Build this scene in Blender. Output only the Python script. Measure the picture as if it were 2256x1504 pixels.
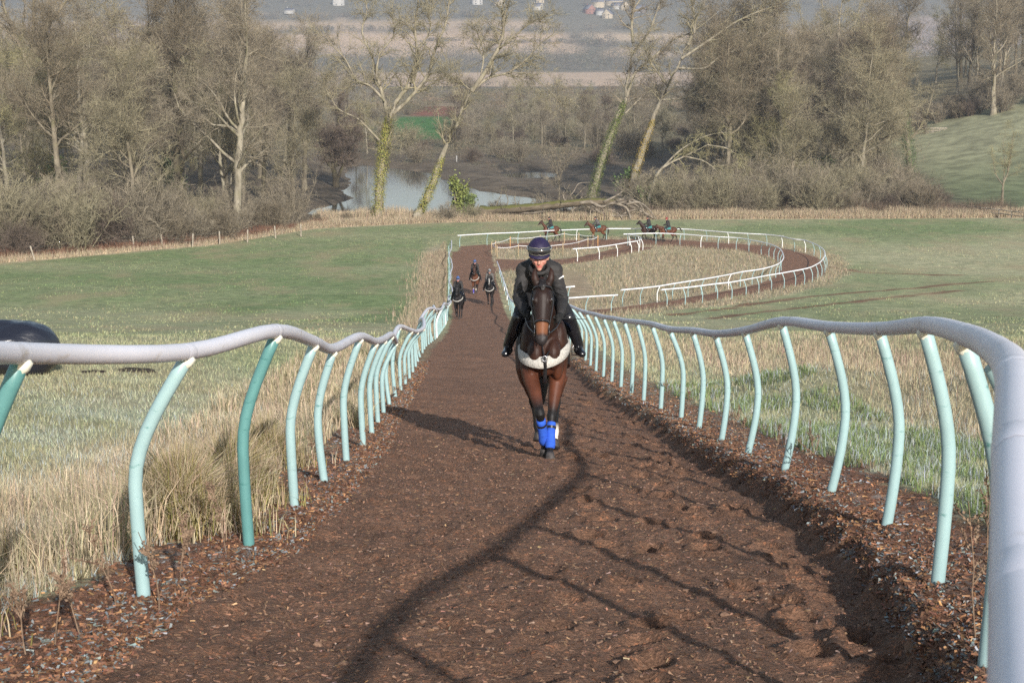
import bpy, math
import numpy as np
from mathutils import Vector, Matrix

for o in list(bpy.data.objects): bpy.data.objects.remove(o)
scene = bpy.context.scene
COL = scene.collection
rad = math.radians
rng = np.random.default_rng(7)

# ------------------------------------------------------------------ camera, sky, sun
PITCH = rad(10.0); F = 3556.0
SP, CP = math.sin(PITCH), math.cos(PITCH)
cam_data = bpy.data.cameras.new("camera")
cam_data.sensor_width = 22.5; cam_data.lens = 22.5 * F / 2256.0
cam_data.clip_start = 0.05; cam_data.clip_end = 9000
cam_data.dof.use_dof = True; cam_data.dof.focus_distance = 17.5; cam_data.dof.aperture_fstop = 9.0
cam = bpy.data.objects.new("camera", cam_data); COL.objects.link(cam)
cam.location = (0, 0, 0); cam.rotation_euler = (rad(90) - PITCH, 0, 0)
scene.camera = cam

SUN_EL, SUN_AZ = rad(22.5), rad(16.5)          # sun behind the camera, a little to the right
world = bpy.data.worlds.new("World"); scene.world = world; world.use_nodes = True
wn = world.node_tree; wn.nodes.clear()
sky = wn.nodes.new("ShaderNodeTexSky"); sky.sky_type = 'NISHITA'; sky.sun_disc = False
sky.sun_elevation = SUN_EL; sky.sun_rotation = math.pi - SUN_AZ
sky.air_density = 1.3; sky.dust_density = 1.2; sky.ozone_density = 1.0
bg = wn.nodes.new("ShaderNodeBackground"); bg.inputs[1].default_value = 0.105
wo = wn.nodes.new("ShaderNodeOutputWorld")
wn.links.new(sky.outputs[0], bg.inputs[0]); wn.links.new(bg.outputs[0], wo.inputs[0])
sun_d = bpy.data.lights.new("sun", 'SUN'); sun_d.energy = 4.9; sun_d.angle = rad(0.6); sun_d.color = (1.0, 0.95, 0.895)
sun = bpy.data.objects.new("sun", sun_d); COL.objects.link(sun)
sdir = Vector((math.sin(SUN_AZ) * math.cos(SUN_EL), -math.cos(SUN_AZ) * math.cos(SUN_EL), math.sin(SUN_EL)))
sun.rotation_euler = sdir.to_track_quat('Z', 'Y').to_euler()
sun.location = (20, -60, 60)
scene.view_settings.view_transform = 'Standard'; scene.view_settings.look = 'None'
scene.view_settings.exposure = 0.66; scene.view_settings.gamma = 1.0
scene.render.engine = 'CYCLES'
scene.cycles.max_bounces = 6; scene.cycles.diffuse_bounces = 2; scene.cycles.glossy_bounces = 2
scene.cycles.transmission_bounces = 2; scene.cycles.transparent_max_bounces = 8; scene.cycles.volume_bounces = 0
scene.cycles.use_denoising = False; scene.cycles.use_adaptive_sampling = True
scene.cycles.sample_clamp_indirect = 4.0

# ------------------------------------------------------------------ helpers
def tag(o, label=None, cat=None, group=None, kind=None):
    if label: o["label"] = label
    if cat: o["category"] = cat
    if group: o["group"] = group
    if kind: o["kind"] = kind
    return o

def empty(name, loc, rot=(0, 0, 0)):
    o = bpy.data.objects.new(name, None); COL.objects.link(o)
    o.location = loc; o.rotation_euler = rot; o.empty_display_size = 0.3
    return o

def link(name, me, mats=None, parent=None, smooth=True):
    o = bpy.data.objects.new(name, me); COL.objects.link(o)
    if mats:
        for m in (mats if isinstance(mats, (list, tuple)) else [mats]): me.materials.append(m)
    if parent is not None: o.parent = parent
    if smooth and len(me.polygons): me.polygons.foreach_set("use_smooth", np.ones(len(me.polygons), bool))
    return o

def np_mesh(name, V, faces, cols=None):
    """faces: list of int arrays, each (n,3) or (n,4)"""
    me = bpy.data.meshes.new(name)
    V = np.ascontiguousarray(V, dtype=np.float32)
    faces = [np.asarray(f, dtype=np.int32) for f in faces if len(f)]
    nl = sum(f.size for f in faces); nf = sum(len(f) for f in faces)
    me.vertices.add(len(V)); me.vertices.foreach_set("co", V.ravel())
    me.loops.add(nl); me.polygons.add(nf)
    me.loops.foreach_set("vertex_index", np.concatenate([f.ravel() for f in faces]))
    tot = np.concatenate([np.full(len(f), f.shape[1], np.int32) for f in faces])
    st = np.concatenate([[0], np.cumsum(tot)[:-1]]).astype(np.int32)
    me.polygons.foreach_set("loop_start", st); me.polygons.foreach_set("loop_total", tot)
    me.update(calc_edges=True)
    if cols is not None:
        a = me.color_attributes.new("Col", 'FLOAT_COLOR', 'POINT')
        c = np.ones((len(V), 4), np.float32); c[:, :3] = cols
        a.data.foreach_set("color", c.ravel())
    return me

class MB:
    """collects pieces into one mesh"""
    def __init__(s): s.v = []; s.f3 = []; s.f4 = []; s.c = []; s.n = 0
    def add(s, V, f3=None, f4=None, c=None):
        V = np.asarray(V, float)
        if f3 is not None and len(f3): s.f3.append(np.asarray(f3) + s.n)
        if f4 is not None and len(f4): s.f4.append(np.asarray(f4) + s.n)
        s.v.append(V); s.n += len(V)
        if c is not None:
            c = np.asarray(c, float)
            s.c.append(np.tile(c, (len(V), 1)) if c.ndim == 1 else c)
    def mesh(s, name):
        V = np.concatenate(s.v); F = []
        if s.f3: F.append(np.concatenate(s.f3))
        if s.f4: F.append(np.concatenate(s.f4))
        return np_mesh(name, V, F, np.concatenate(s.c) if s.c else None)
    def obj(s, name, mats=None, parent=None, smooth=True): return link(name, s.mesh(name), mats, parent, smooth)

def norm(a): return a / (np.linalg.norm(a, axis=-1, keepdims=True) + 1e-9)

def frames(P, up=None):
    P = np.asarray(P, float); T = norm(np.gradient(P, axis=0))
    ref = np.array([0, 0, 1.0]) if up is None else np.asarray(up, float)
    if up is None and abs(T[:, 2]).mean() > 0.8: ref = np.array([0, 1.0, 0])
    A = norm(np.cross(T, ref)); B = np.cross(A, T)
    return T, A, B

def tube(P, R, n=12, lat=1.0, up=None, cap=True, capk=0.6):
    """closed tube along P with radii R; lat scales the sideways radius"""
    P = np.asarray(P, float); k = len(P); R = np.broadcast_to(np.asarray(R, float), (k,))
    lat = np.broadcast_to(np.asarray(lat, float), (k,))
    T, A, B = frames(P, up)
    th = np.linspace(0, 2 * math.pi, n, endpoint=False)
    V = (P[:, None] + A[:, None] * (np.cos(th)[None, :, None] * (R * lat)[:, None, None]) + B[:, None] * (np.sin(th)[None, :, None] * R[:, None, None])).reshape(-1, 3)
    i = np.arange(k - 1)[:, None] * n; j = np.arange(n)[None]; j2 = (j + 1) % n
    f4 = np.stack([i + j, i + j2, i + n + j2, i + n + j], -1).reshape(-1, 4)
    f3 = []
    if cap:
        a = len(V); V = np.vstack([V, P[0] - T[0] * R[0] * capk, P[-1] + T[-1] * R[-1] * capk])
        jj = np.arange(n); jn = (jj + 1) % n
        f3 = np.vstack([np.stack([np.full(n, a), jn, jj], -1), np.stack([np.full(n, a + 1), (k - 1) * n + jj, (k - 1) * n + jn], -1)])
    return V, f3, f4

def sphere(c, r, rot=None, n=14, m=9):
    c = np.asarray(c, float); r = np.broadcast_to(np.asarray(r, float), (3,))
    ph = np.linspace(0, math.pi, m)[1:-1]; th = np.linspace(0, 2 * math.pi, n, endpoint=False)
    V = np.stack([np.sin(ph)[:, None] * np.cos(th), np.sin(ph)[:, None] * np.sin(th), np.repeat(np.cos(ph)[:, None], n, 1)], -1).reshape(-1, 3)
    V = np.vstack([V, [0, 0, 1], [0, 0, -1]]) * r
    if rot is not None: V = V @ np.array(rot.to_3x3() if isinstance(rot, Matrix) else rot).T
    V = V + c; k = m - 2
    i = np.arange(k - 1)[:, None] * n; j = np.arange(n)[None]; j2 = (j + 1) % n
    f4 = np.stack([i + j, i + n + j, i + n + j2, i + j2], -1).reshape(-1, 4)
    jj = np.arange(n); jn = (jj + 1) % n; a = k * n
    f3 = np.vstack([np.stack([np.full(n, a), jj, jn], -1), np.stack([np.full(n, a + 1), (k - 1) * n + jn, (k - 1) * n + jj], -1)])
    return V, f3, f4

def box(c, s, rot=None):
    c = np.asarray(c, float); s = np.asarray(s, float) / 2
    V = np.array([[x, y, z] for x in (-1, 1) for y in (-1, 1) for z in (-1, 1)], float) * s
    if rot is not None: V = V @ np.array(rot).T
    return V + c, None, np.array([[0, 1, 3, 2], [4, 6, 7, 5], [0, 4, 5, 1], [2, 3, 7, 6], [0, 2, 6, 4], [1, 5, 7, 3]])

def smoothpath(P, m=4):
    """Catmull-Rom resample"""
    P = np.asarray(P, float); Q = np.vstack([2 * P[0] - P[1], P, 2 * P[-1] - P[-2]]); out = []
    for i in range(1, len(Q) - 2):
        for t in np.linspace(0, 1, m, endpoint=False):
            a, b, c, d = Q[i - 1], Q[i], Q[i + 1], Q[i + 2]
            out.append(0.5 * (2 * b + (c - a) * t + (2 * a - 5 * b + 4 * c - d) * t * t + (3 * b - a - 3 * c + d) * t ** 3))
    out.append(P[-1]); return np.array(out)

_tabs = {}
def vnoise(x, y, seed=0):
    if seed not in _tabs: _tabs[seed] = np.random.default_rng(1000 + seed).random((256, 256)).astype(np.float32)
    T = _tabs[seed]; xi = np.floor(x).astype(int); yi = np.floor(y).astype(int); fx = x - xi; fy = y - yi
    fx = fx * fx * (3 - 2 * fx); fy = fy * fy * (3 - 2 * fy)
    a = T[xi & 255, yi & 255]; b = T[(xi + 1) & 255, yi & 255]; c = T[xi & 255, (yi + 1) & 255]; d = T[(xi + 1) & 255, (yi + 1) & 255]
    return (a * (1 - fx) + b * fx) * (1 - fy) + (c * (1 - fx) + d * fx) * fy
def fbm(x, y, o=4, seed=0):
    s = 0; a = 0.5; t = 0
    for k in range(o):
        s = s + a * vnoise(x * 2 ** k + 17.3 * k, y * 2 ** k - 9.1 * k, seed + k); t += a; a *= 0.5
    return s / t
def sstep(a, b, x):
    t = np.clip((x - a) / (b - a), 0, 1); return t * t * (3 - 2 * t)

# ------------------------------------------------------------------ materials
def new_mat(name):
    m = bpy.data.materials.new(name); m.use_nodes = True
    nt = m.node_tree; nt.nodes.clear()
    b = nt.nodes.new("ShaderNodeBsdfPrincipled"); o = nt.nodes.new("ShaderNodeOutputMaterial")
    nt.links.new(b.outputs[0], o.inputs[0]); b.inputs["Specular IOR Level"].default_value = 0.3
    return m, nt, b
def nd(nt, typ, **kw):
    n = nt.nodes.new(typ)
    for k, v in kw.items():
        if k.startswith("i_"): n.inputs[int(k[2:])].default_value = v
        else: setattr(n, k, v)
    return n
def noise_fac(nt, scale, detail=4, coord="Object", rough=0.6, stretch=None):
    tc = nd(nt, "ShaderNodeTexCoord"); n = nd(nt, "ShaderNodeTexNoise")
    n.inputs["Scale"].default_value = scale; n.inputs["Detail"].default_value = detail; n.inputs["Roughness"].default_value = rough
    if stretch:
        mp = nd(nt, "ShaderNodeMapping"); mp.inputs["Scale"].default_value = stretch
        nt.links.new(tc.outputs[coord], mp.inputs[0]); nt.links.new(mp.outputs[0], n.inputs[0])
    else: nt.links.new(tc.outputs[coord], n.inputs[0])
    return n.outputs[0]
def ramp(nt, fac, stops):
    r = nd(nt, "ShaderNodeValToRGB"); e = r.color_ramp.elements
    while len(e) < len(stops): e.new(0.5)
    for k, (p, c) in enumerate(stops): e[k].position = p; e[k].color = (*c, 1)
    nt.links.new(fac, r.inputs[0]); return r.outputs[0]
def bump(nt, b, h, dist=0.01, strength=0.6):
    n = nd(nt, "ShaderNodeBump"); n.inputs["Strength"].default_value = strength; n.inputs["Distance"].default_value = dist
    nt.links.new(h, n.inputs["Height"]); nt.links.new(n.outputs[0], b.inputs["Normal"])
def mixc(nt, fac, a, b, mode='MIX'):
    m = nd(nt, "ShaderNodeMix", data_type='RGBA', blend_type=mode)
    for sock, v in ((m.inputs[0], fac), (m.inputs[6], a), (m.inputs[7], b)):
        if isinstance(v, (int, float)): sock.default_value = v
        elif isinstance(v, tuple): sock.default_value = (*v, 1)
        else: nt.links.new(v, sock)
    return m.outputs[2]

def mat_noise(name, c1, c2, scale=8, rough=0.7, bmp=0.0, spec=0.3, stretch=None, detail=4, metallic=0, lo=0.35, hi=0.65, coat=0):
    m, nt, b = new_mat(name); f = noise_fac(nt, scale, detail, stretch=stretch)
    nt.links.new(ramp(nt, f, [(lo, c1), (hi, c2)]), b.inputs["Base Color"])
    b.inputs["Roughness"].default_value = rough; b.inputs["Specular IOR Level"].default_value = spec; b.inputs["Metallic"].default_value = metallic
    if coat: b.inputs["Coat Weight"].default_value = coat; b.inputs["Coat Roughness"].default_value = 0.15
    if bmp: bump(nt, b, f, bmp)
    return m

def mat_attr(name, rough=0.8, scale=6, lo=0.75, hi=1.25, bmp=0.0, spec=0.2, trans=0.0, stretch=None, sheen=0):
    """colour from the Col attribute, varied by noise"""
    m, nt, b = new_mat(name); a = nd(nt, "ShaderNodeVertexColor", layer_name="Col")
    f = noise_fac(nt, scale, 4, stretch=stretch)
    g = ramp(nt, f, [(0.3, (lo,) * 3), (0.7, (hi,) * 3)])
    c = mixc(nt, 1.0, a.outputs[0], g, 'MULTIPLY'); nt.links.new(c, b.inputs["Base Color"])
    b.inputs["Roughness"].default_value = rough; b.inputs["Specular IOR Level"].default_value = spec
    if sheen: b.inputs["Sheen Weight"].default_value = sheen
    if bmp: bump(nt, b, f, bmp)
    if trans:
        t = nd(nt, "ShaderNodeBsdfTranslucent"); nt.links.new(c, t.inputs[0]); mx = nd(nt, "ShaderNodeMixShader"); mx.inputs[0].default_value = trans
        out = [n for n in nt.nodes if n.type == 'OUTPUT_MATERIAL'][0]
        nt.links.new(b.outputs[0], mx.inputs[1]); nt.links.new(t.outputs[0], mx.inputs[2]); nt.links.new(mx.outputs[0], out.inputs[0])
    return m

M_PIPE = None
def make_pipe(name, base, dark, scale):
    m, nt, b = new_mat(name)
    f = noise_fac(nt, scale, 5, stretch=(1, 1, 0.5)); g = noise_fac(nt, scale * 7, 5, stretch=(0.4, 0.4, 1.0))
    c = ramp(nt, f, [(0.30, tuple(x * 0.86 for x in base)), (0.55, base), (0.8, tuple(min(1, x * 1.07) for x in base))])
    c = mixc(nt, ramp(nt, g, [(0.60, (0, 0, 0)), (0.72, (1, 1, 1))]), c, dark)
    nt.links.new(c, b.inputs["Base Color"]); b.inputs["Roughness"].default_value = 0.38; b.inputs["Specular IOR Level"].default_value = 0.45
    bump(nt, b, g, 0.0008, 0.35)
    return m
# ------------------------------------------------------------------ terrain
_PY = np.array([-30, -8, 0, 5, 7.1, 10.4, 17, 24.4, 33.3, 47.2, 57.5, 74, 89.8, 103.8, 116.9, 134, 164.3, 200, 240, 330, 450, 1000, 1400, 1600, 1750, 1900, 2000, 2150, 2400, 3500, 5200, 7000])
_PZ = np.array([-1.2, -1.4, -1.65, -2.12, -2.5, -3.0, -4.17, -5.35, -6.69, -8.50, -10.05, -12.43, -14.67, -16.07, -16.75, -17.55, -18.6, -19.5, -20.3, -20.2, -20.0, -18.0, -13.5, -3, 12, 32, 50, 78, 115, 230, 330, 380.0])
_LY = np.array([-8, 0, 4, 7.4, 9.0, 10.8, 15, 17.5, 22.7, 28, 34, 48, 58, 75, 91, 110, 130, 150, 170])
_LX = np.array([-1.9, -1.95, -1.9, -1.76, -1.52, -1.5, -1.58, -1.63, -1.87, -2.03, -2.18, -2.6, -2.76, -3.2, -3.66, -4.35, -5.1, -5.9, -6.5])   # left rail feet
_RY = np.array([-8, 0, 2, 4, 5.5, 7.4, 9.5, 11.5, 15, 17.8, 21, 25, 31, 35, 41, 58, 75, 97, 112, 128, 150, 170])
_RX = np.array([0.4, 0.55, 0.75, 1.30, 1.7, 2.02, 2.25, 2.3, 2.27, 2.27, 2.25, 2.08, 1.95, 1.85, 1.78, 1.25, 0.7, -0.05, -0.5, -1.0, -1.6, -2.0])
_EY = np.array([-8, 0, 3, 4.5, 6, 8.4, 12, 15, 21, 31, 41, 58, 75, 97, 112, 128, 150, 170])
_EX = np.array([0.3, 0.45, 0.85, 1.28, 1.62, 1.90, 2.00, 1.97, 1.93, 1.64, 1.46, 0.93, 0.38, -0.38, -0.83, -1.33, -1.93, -2.3])   # right edge of the sunk track
def edgeR(y): return np.interp(y, _EY, _EX)
def railL(y): return np.interp(y, _LY, _LX)
def railR(y): return np.interp(y, _RY, _RX)
_yy = np.linspace(-30, 7000, 70301)
_zz = np.interp(_yy, _PY, _PZ)
_k = np.hanning(81); _k /= _k.sum()
_zs = np.convolve(np.pad(_zz, 40, mode='edge'), _k, 'valid')
def base_z(Y): return np.interp(Y, _yy, np.where(_yy < 18, _zz * 0.5 + _zs * 0.5, _zs))

def poly_sd(X, Y, P):
    """signed distance to a polygon (negative inside)"""
    P = np.asarray(P, float); d = np.full(np.shape(X), 1e9); ins = np.zeros(np.shape(X), bool)
    for i in range(len(P)):
        a = P[i]; b = P[(i + 1) % len(P)]; e = b - a
        wx = X - a[0]; wy = Y - a[1]; t = np.clip((wx * e[0] + wy * e[1]) / (e @ e + 1e-9), 0, 1)
        d = np.minimum(d, (wx - e[0] * t) ** 2 + (wy - e[1] * t) ** 2)
        c = ((a[1] > Y) != (b[1] > Y)) & (X < (b[0] - a[0]) * (Y - a[1]) / (b[1] - a[1] + 1e-12) + a[0]); ins ^= c
    return np.sqrt(d) * np.where(ins, -1, 1)
def line_d(X, Y, P):
    P = np.asarray(P, float); d = np.full(np.shape(X), 1e9)
    for i in range(len(P) - 1):
        a = P[i]; e = P[i + 1] - a; wx = X - a[0]; wy = Y - a[1]; t = np.clip((wx * e[0] + wy * e[1]) / (e @ e + 1e-9), 0, 1)
        d = np.minimum(d, (wx - e[0] * t) ** 2 + (wy - e[1] * t) ** 2)
    return np.sqrt(d)

def ray_dir(px, py):
    v = (py - 752.0) / F; return np.array([(px - 1128.0) / F, CP - v * SP, -(SP + v * CP)])
def PX(px, py, D): return ray_dir(px, py) * D
def hit_plane(px, py, z):
    r = ray_dir(px, py); return r * (z / r[2])
WATER_Z = -21.0
def wpoly(pts, z=WATER_Z): return [tuple(hit_plane(x, y, z)[:2]) for x, y in pts]
POND = wpoly([(655, 482), (690, 462), (735, 450), (772, 437), (752, 420), (772, 402), (760, 385), (768, 368), (800, 362), (870, 371), (950, 381), (985, 398), (1060, 420), (1170, 436), (1290, 452), (1330, 470), (1340, 487), (1000, 492), (800, 492)])
POND2 = wpoly([(1100, 380), (1170, 376), (1230, 381), (1225, 392), (1170, 397), (1110, 393)])
POND3 = wpoly([(1440, 372), (1560, 380), (1560, 425), (1500, 432), (1450, 415)])

def height(X, Y, fine=True):
    X = np.asarray(X, float); Y = np.asarray(Y, float)
    Z = base_z(Y)
    xl, xr = railL(Y), railR(Y)
    # left field: shallow ditch beside the rail, near bank
    near = sstep(60, 15, Y)
    dl = xl - X
    Z = Z - near * 0.42 * sstep(0.45, 1.5, dl) * sstep(7.0, 2.2, dl)
    # right bank: track is sunk below the verge
    far = sstep(90, 40, Y)
    xe = edgeR(Y) + (fbm(X * 0.3 + 5, Y * 3.1, 4, 171) - 0.5) * 0.22; bank = 0.075 * sstep(-0.11, 0.13, X - xe) * far
    Z = Z + (bank - far * sstep(0.13, -0.11, X - xe) * (0.065 * sstep(0.0, 0.8, X - xl) + 0.04 * sstep(-2.0, -0.6, X - xe)))
    dr = X - xr
    Z = Z - near * 0.12 * sstep(0.7, 1.8, dr) * sstep(6, 2.5, dr)
    # hummocks in the rough to the right
    Z = Z + 0.55 * np.exp(-((X - 5.4) / 1.6) ** 2 - ((Y - 27) / 3.0) ** 2) + 0.45 * np.exp(-((X - 7.6) / 1.6) ** 2 - ((Y - 24) / 2.2) ** 2) + 0.35 * np.exp(-((X - 9.6) / 1.5) ** 2 - ((Y - 25) / 2.5) ** 2)
    off = sstep(1.2, 6, np.maximum(dl, dr))
    Z = Z + off * (fbm(X / 9, Y / 14, 3, 3) - 0.5) * 0.55 * sstep(200, 60, Y)
    # right hillside, left slope, far relief
    Z = Z + sstep(45, 130, X) * sstep(205, 345, Y) * sstep(950, 600, Y) * 17 * (1 + sstep(110, 300, X))
    Z = Z + sstep(-60, -260, X) * sstep(240, 420, Y) * sstep(950, 600, Y) * 14
    Z = Z + (fbm(X / 420, Y / 420, 4, 9) - 0.5) * 9 * sstep(1380, 1900, Y)
    # ponds
    for pl, dep in ((POND, 1.0), (POND2, 0.5), (POND3, 0.5)):
        Pn = np.asarray(pl); m = (Y > Pn[:, 1].min() - 12) & (Y < Pn[:, 1].max() + 12) & (X > Pn[:, 0].min() - 12) & (X < Pn[:, 0].max() + 12)
        if m.any():
            sd = poly_sd(X[m], Y[m], Pn) + (fbm(X[m] / 3, Y[m] / 3, 3, 21) - 0.5) * 1.6
            zb = WATER_Z + np.where(sd > 0, 0.10 + 0.12 * sd, sd * 0.3 * dep); w = sstep(6, 2.5, sd)
            Z[m] = Z[m] * (1 - w) + np.maximum(zb, WATER_Z - 1) * w
    return Z
def gz(x, y): return float(height(np.array([float(x)]), np.array([float(y)]))[0])
def ground_px(px, py, dmin=5, dmax=3000):
    D = np.exp(np.linspace(math.log(dmin), math.log(dmax), 5000)); r = ray_dir(px, py); P = D[:, None] * r
    h = height(P[:, 0], P[:, 1]); k = np.argmax(P[:, 2] <= h)
    if not (P[:, 2] <= h).any(): k = len(D) - 1
    p = P[k].copy(); p[2] = h[k]; return p
def gline(pts): return [tuple(ground_px(x, y)[:2]) for x, y in pts]

OUT_FEET = [(1013, 544), (1073, 540), (1141, 537), (1205, 533), (1270, 530), (1336, 528), (1400, 528), (1456, 528), (1507, 529), (1557, 533), (1605, 537), (1648, 540), (1689, 542), (1723, 546), (1750, 553), (1774, 556), (1793, 563), (1807, 570), (1818, 580), (1821, 591), (1817, 601), (1810, 610), (1801, 616), (1789, 622), (1772, 627), (1752, 631), (1727, 636), (1699, 641), (1671, 647), (1643, 653), (1612, 659), (1580, 663), (1547, 668), (1509, 673), (1469, 677)]
IN_FEET = [(1383, 541), (1445, 539), (1498, 541), (1544, 545), (1582, 548), (1622, 550), (1650, 555), (1677, 561), (1694, 566), (1705, 571), (1714, 577), (1719, 586), (1721, 596), (1717, 605), (1709, 612), (1696, 618), (1678, 623), (1657, 627), (1631, 631), (1605, 637), (1577, 643), (1546, 649), (1516, 654), (1482, 660), (1448, 666), (1411, 671), (1372, 675)]
LOOPDIRT = gline([(1245, 706), (1347, 690), (1469, 676), (1582, 660), (1700, 640), (1774, 626), (1812, 606), (1818, 586), (1800, 566), (1750, 552), (1689, 541), (1605, 536), (1507, 529), (1400, 527), (1270, 529), (1141, 536), (1073, 539), (1013, 543),
                  (1000, 600), (1100, 600), (1075, 556), (1090, 548), (1180, 550), (1300, 546), (1383, 543), (1445, 541), (1544, 546), (1622, 552), (1677, 562), (1706, 573), (1716, 590), (1706, 612), (1657, 628), (1577, 644), (1482, 661), (1372, 677), (1290, 684), (1235, 690)])
BRANCH = gline([(1100, 600), (1180, 590), (1260, 582), (1320, 573), (1400, 556), (1440, 545), (1380, 543), (1320, 556), (1250, 570), (1180, 574), (1085, 570)])
PATHP = gline([(1232, 590), (1290, 600), (1320, 640), (1300, 665), (1235, 680)])
INFIELD = gline([(1075, 556), (1090, 546), (1300, 541), (1445, 536), (1544, 545), (1650, 555), (1719, 590), (1680, 620), (1577, 645), (1411, 672), (1235, 690), (1130, 680), (1100, 610)])
LFIELD_EDGE = [(-75, 128), (-45, 141), (-36, 152), (-30, 160), (-22, 182), (-10, 190), (2, 193), (20, 196), (45, 197), (68, 199), (95, 196), (150, 190)]
RUTS = [gline([(1480, 694), (1640, 672), (1800, 652), (1950, 640), (2080, 628), (2180, 620)]), gline([(1560, 702), (1700, 684), (1850, 668), (2020, 650), (2110, 640)]), gline([(1700, 562), (1800, 585), (1900, 600), (2050, 606), (2110, 606)])]

def edge_y(X):
    E = np.asarray(LFIELD_EDGE); return np.interp(X, E[:, 0], E[:, 1])

STRAW = np.array([0.42, 0.34, 0.235]); GREEN = np.array([0.165, 0.215, 0.095]); OLIVE = np.array([0.38, 0.352, 0.222]); DIRT = np.array([0.205, 0.116, 0.073])
CHIP = np.array([0.20, 0.105, 0.065]); FROST = np.array([0.42, 0.47, 0.46]); LITTER = np.array([0.125, 0.097, 0.066]); PALE = np.array([0.46, 0.36, 0.27])

def masks(X, Y):
    xl, xr = railL(Y), railR(Y)
    wob = (fbm(X * 1.7, Y * 1.7, 3, 31) - 0.5)
    d_main = np.maximum((xl + 0.22 + wob * 0.35) - X, X - (edgeR(Y) + 0.02 + wob * 0.16))
    dirt = sstep(0.05, -0.05, d_main) * (Y < 152)
    if (Y > 90).any() and (Y < 200).any():
        m = (Y > 80) & (Y < 205) & (np.abs(X) < 60)
        if m.any():
            w2 = (fbm(X[m] * 0.8, Y[m] * 0.8, 3, 37) - 0.5) * 0.9
            sd = np.minimum(poly_sd(X[m], Y[m], LOOPDIRT), poly_sd(X[m], Y[m], BRANCH)) + w2
            dirt[m] = np.maximum(dirt[m], sstep(0.15, -0.15, sd))
            pth = poly_sd(X[m], Y[m], PATHP) + w2
            dirt[m] = np.maximum(dirt[m], 0.45 * sstep(1.0, -1.5, pth))
    return dirt, xl, xr, wob

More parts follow.
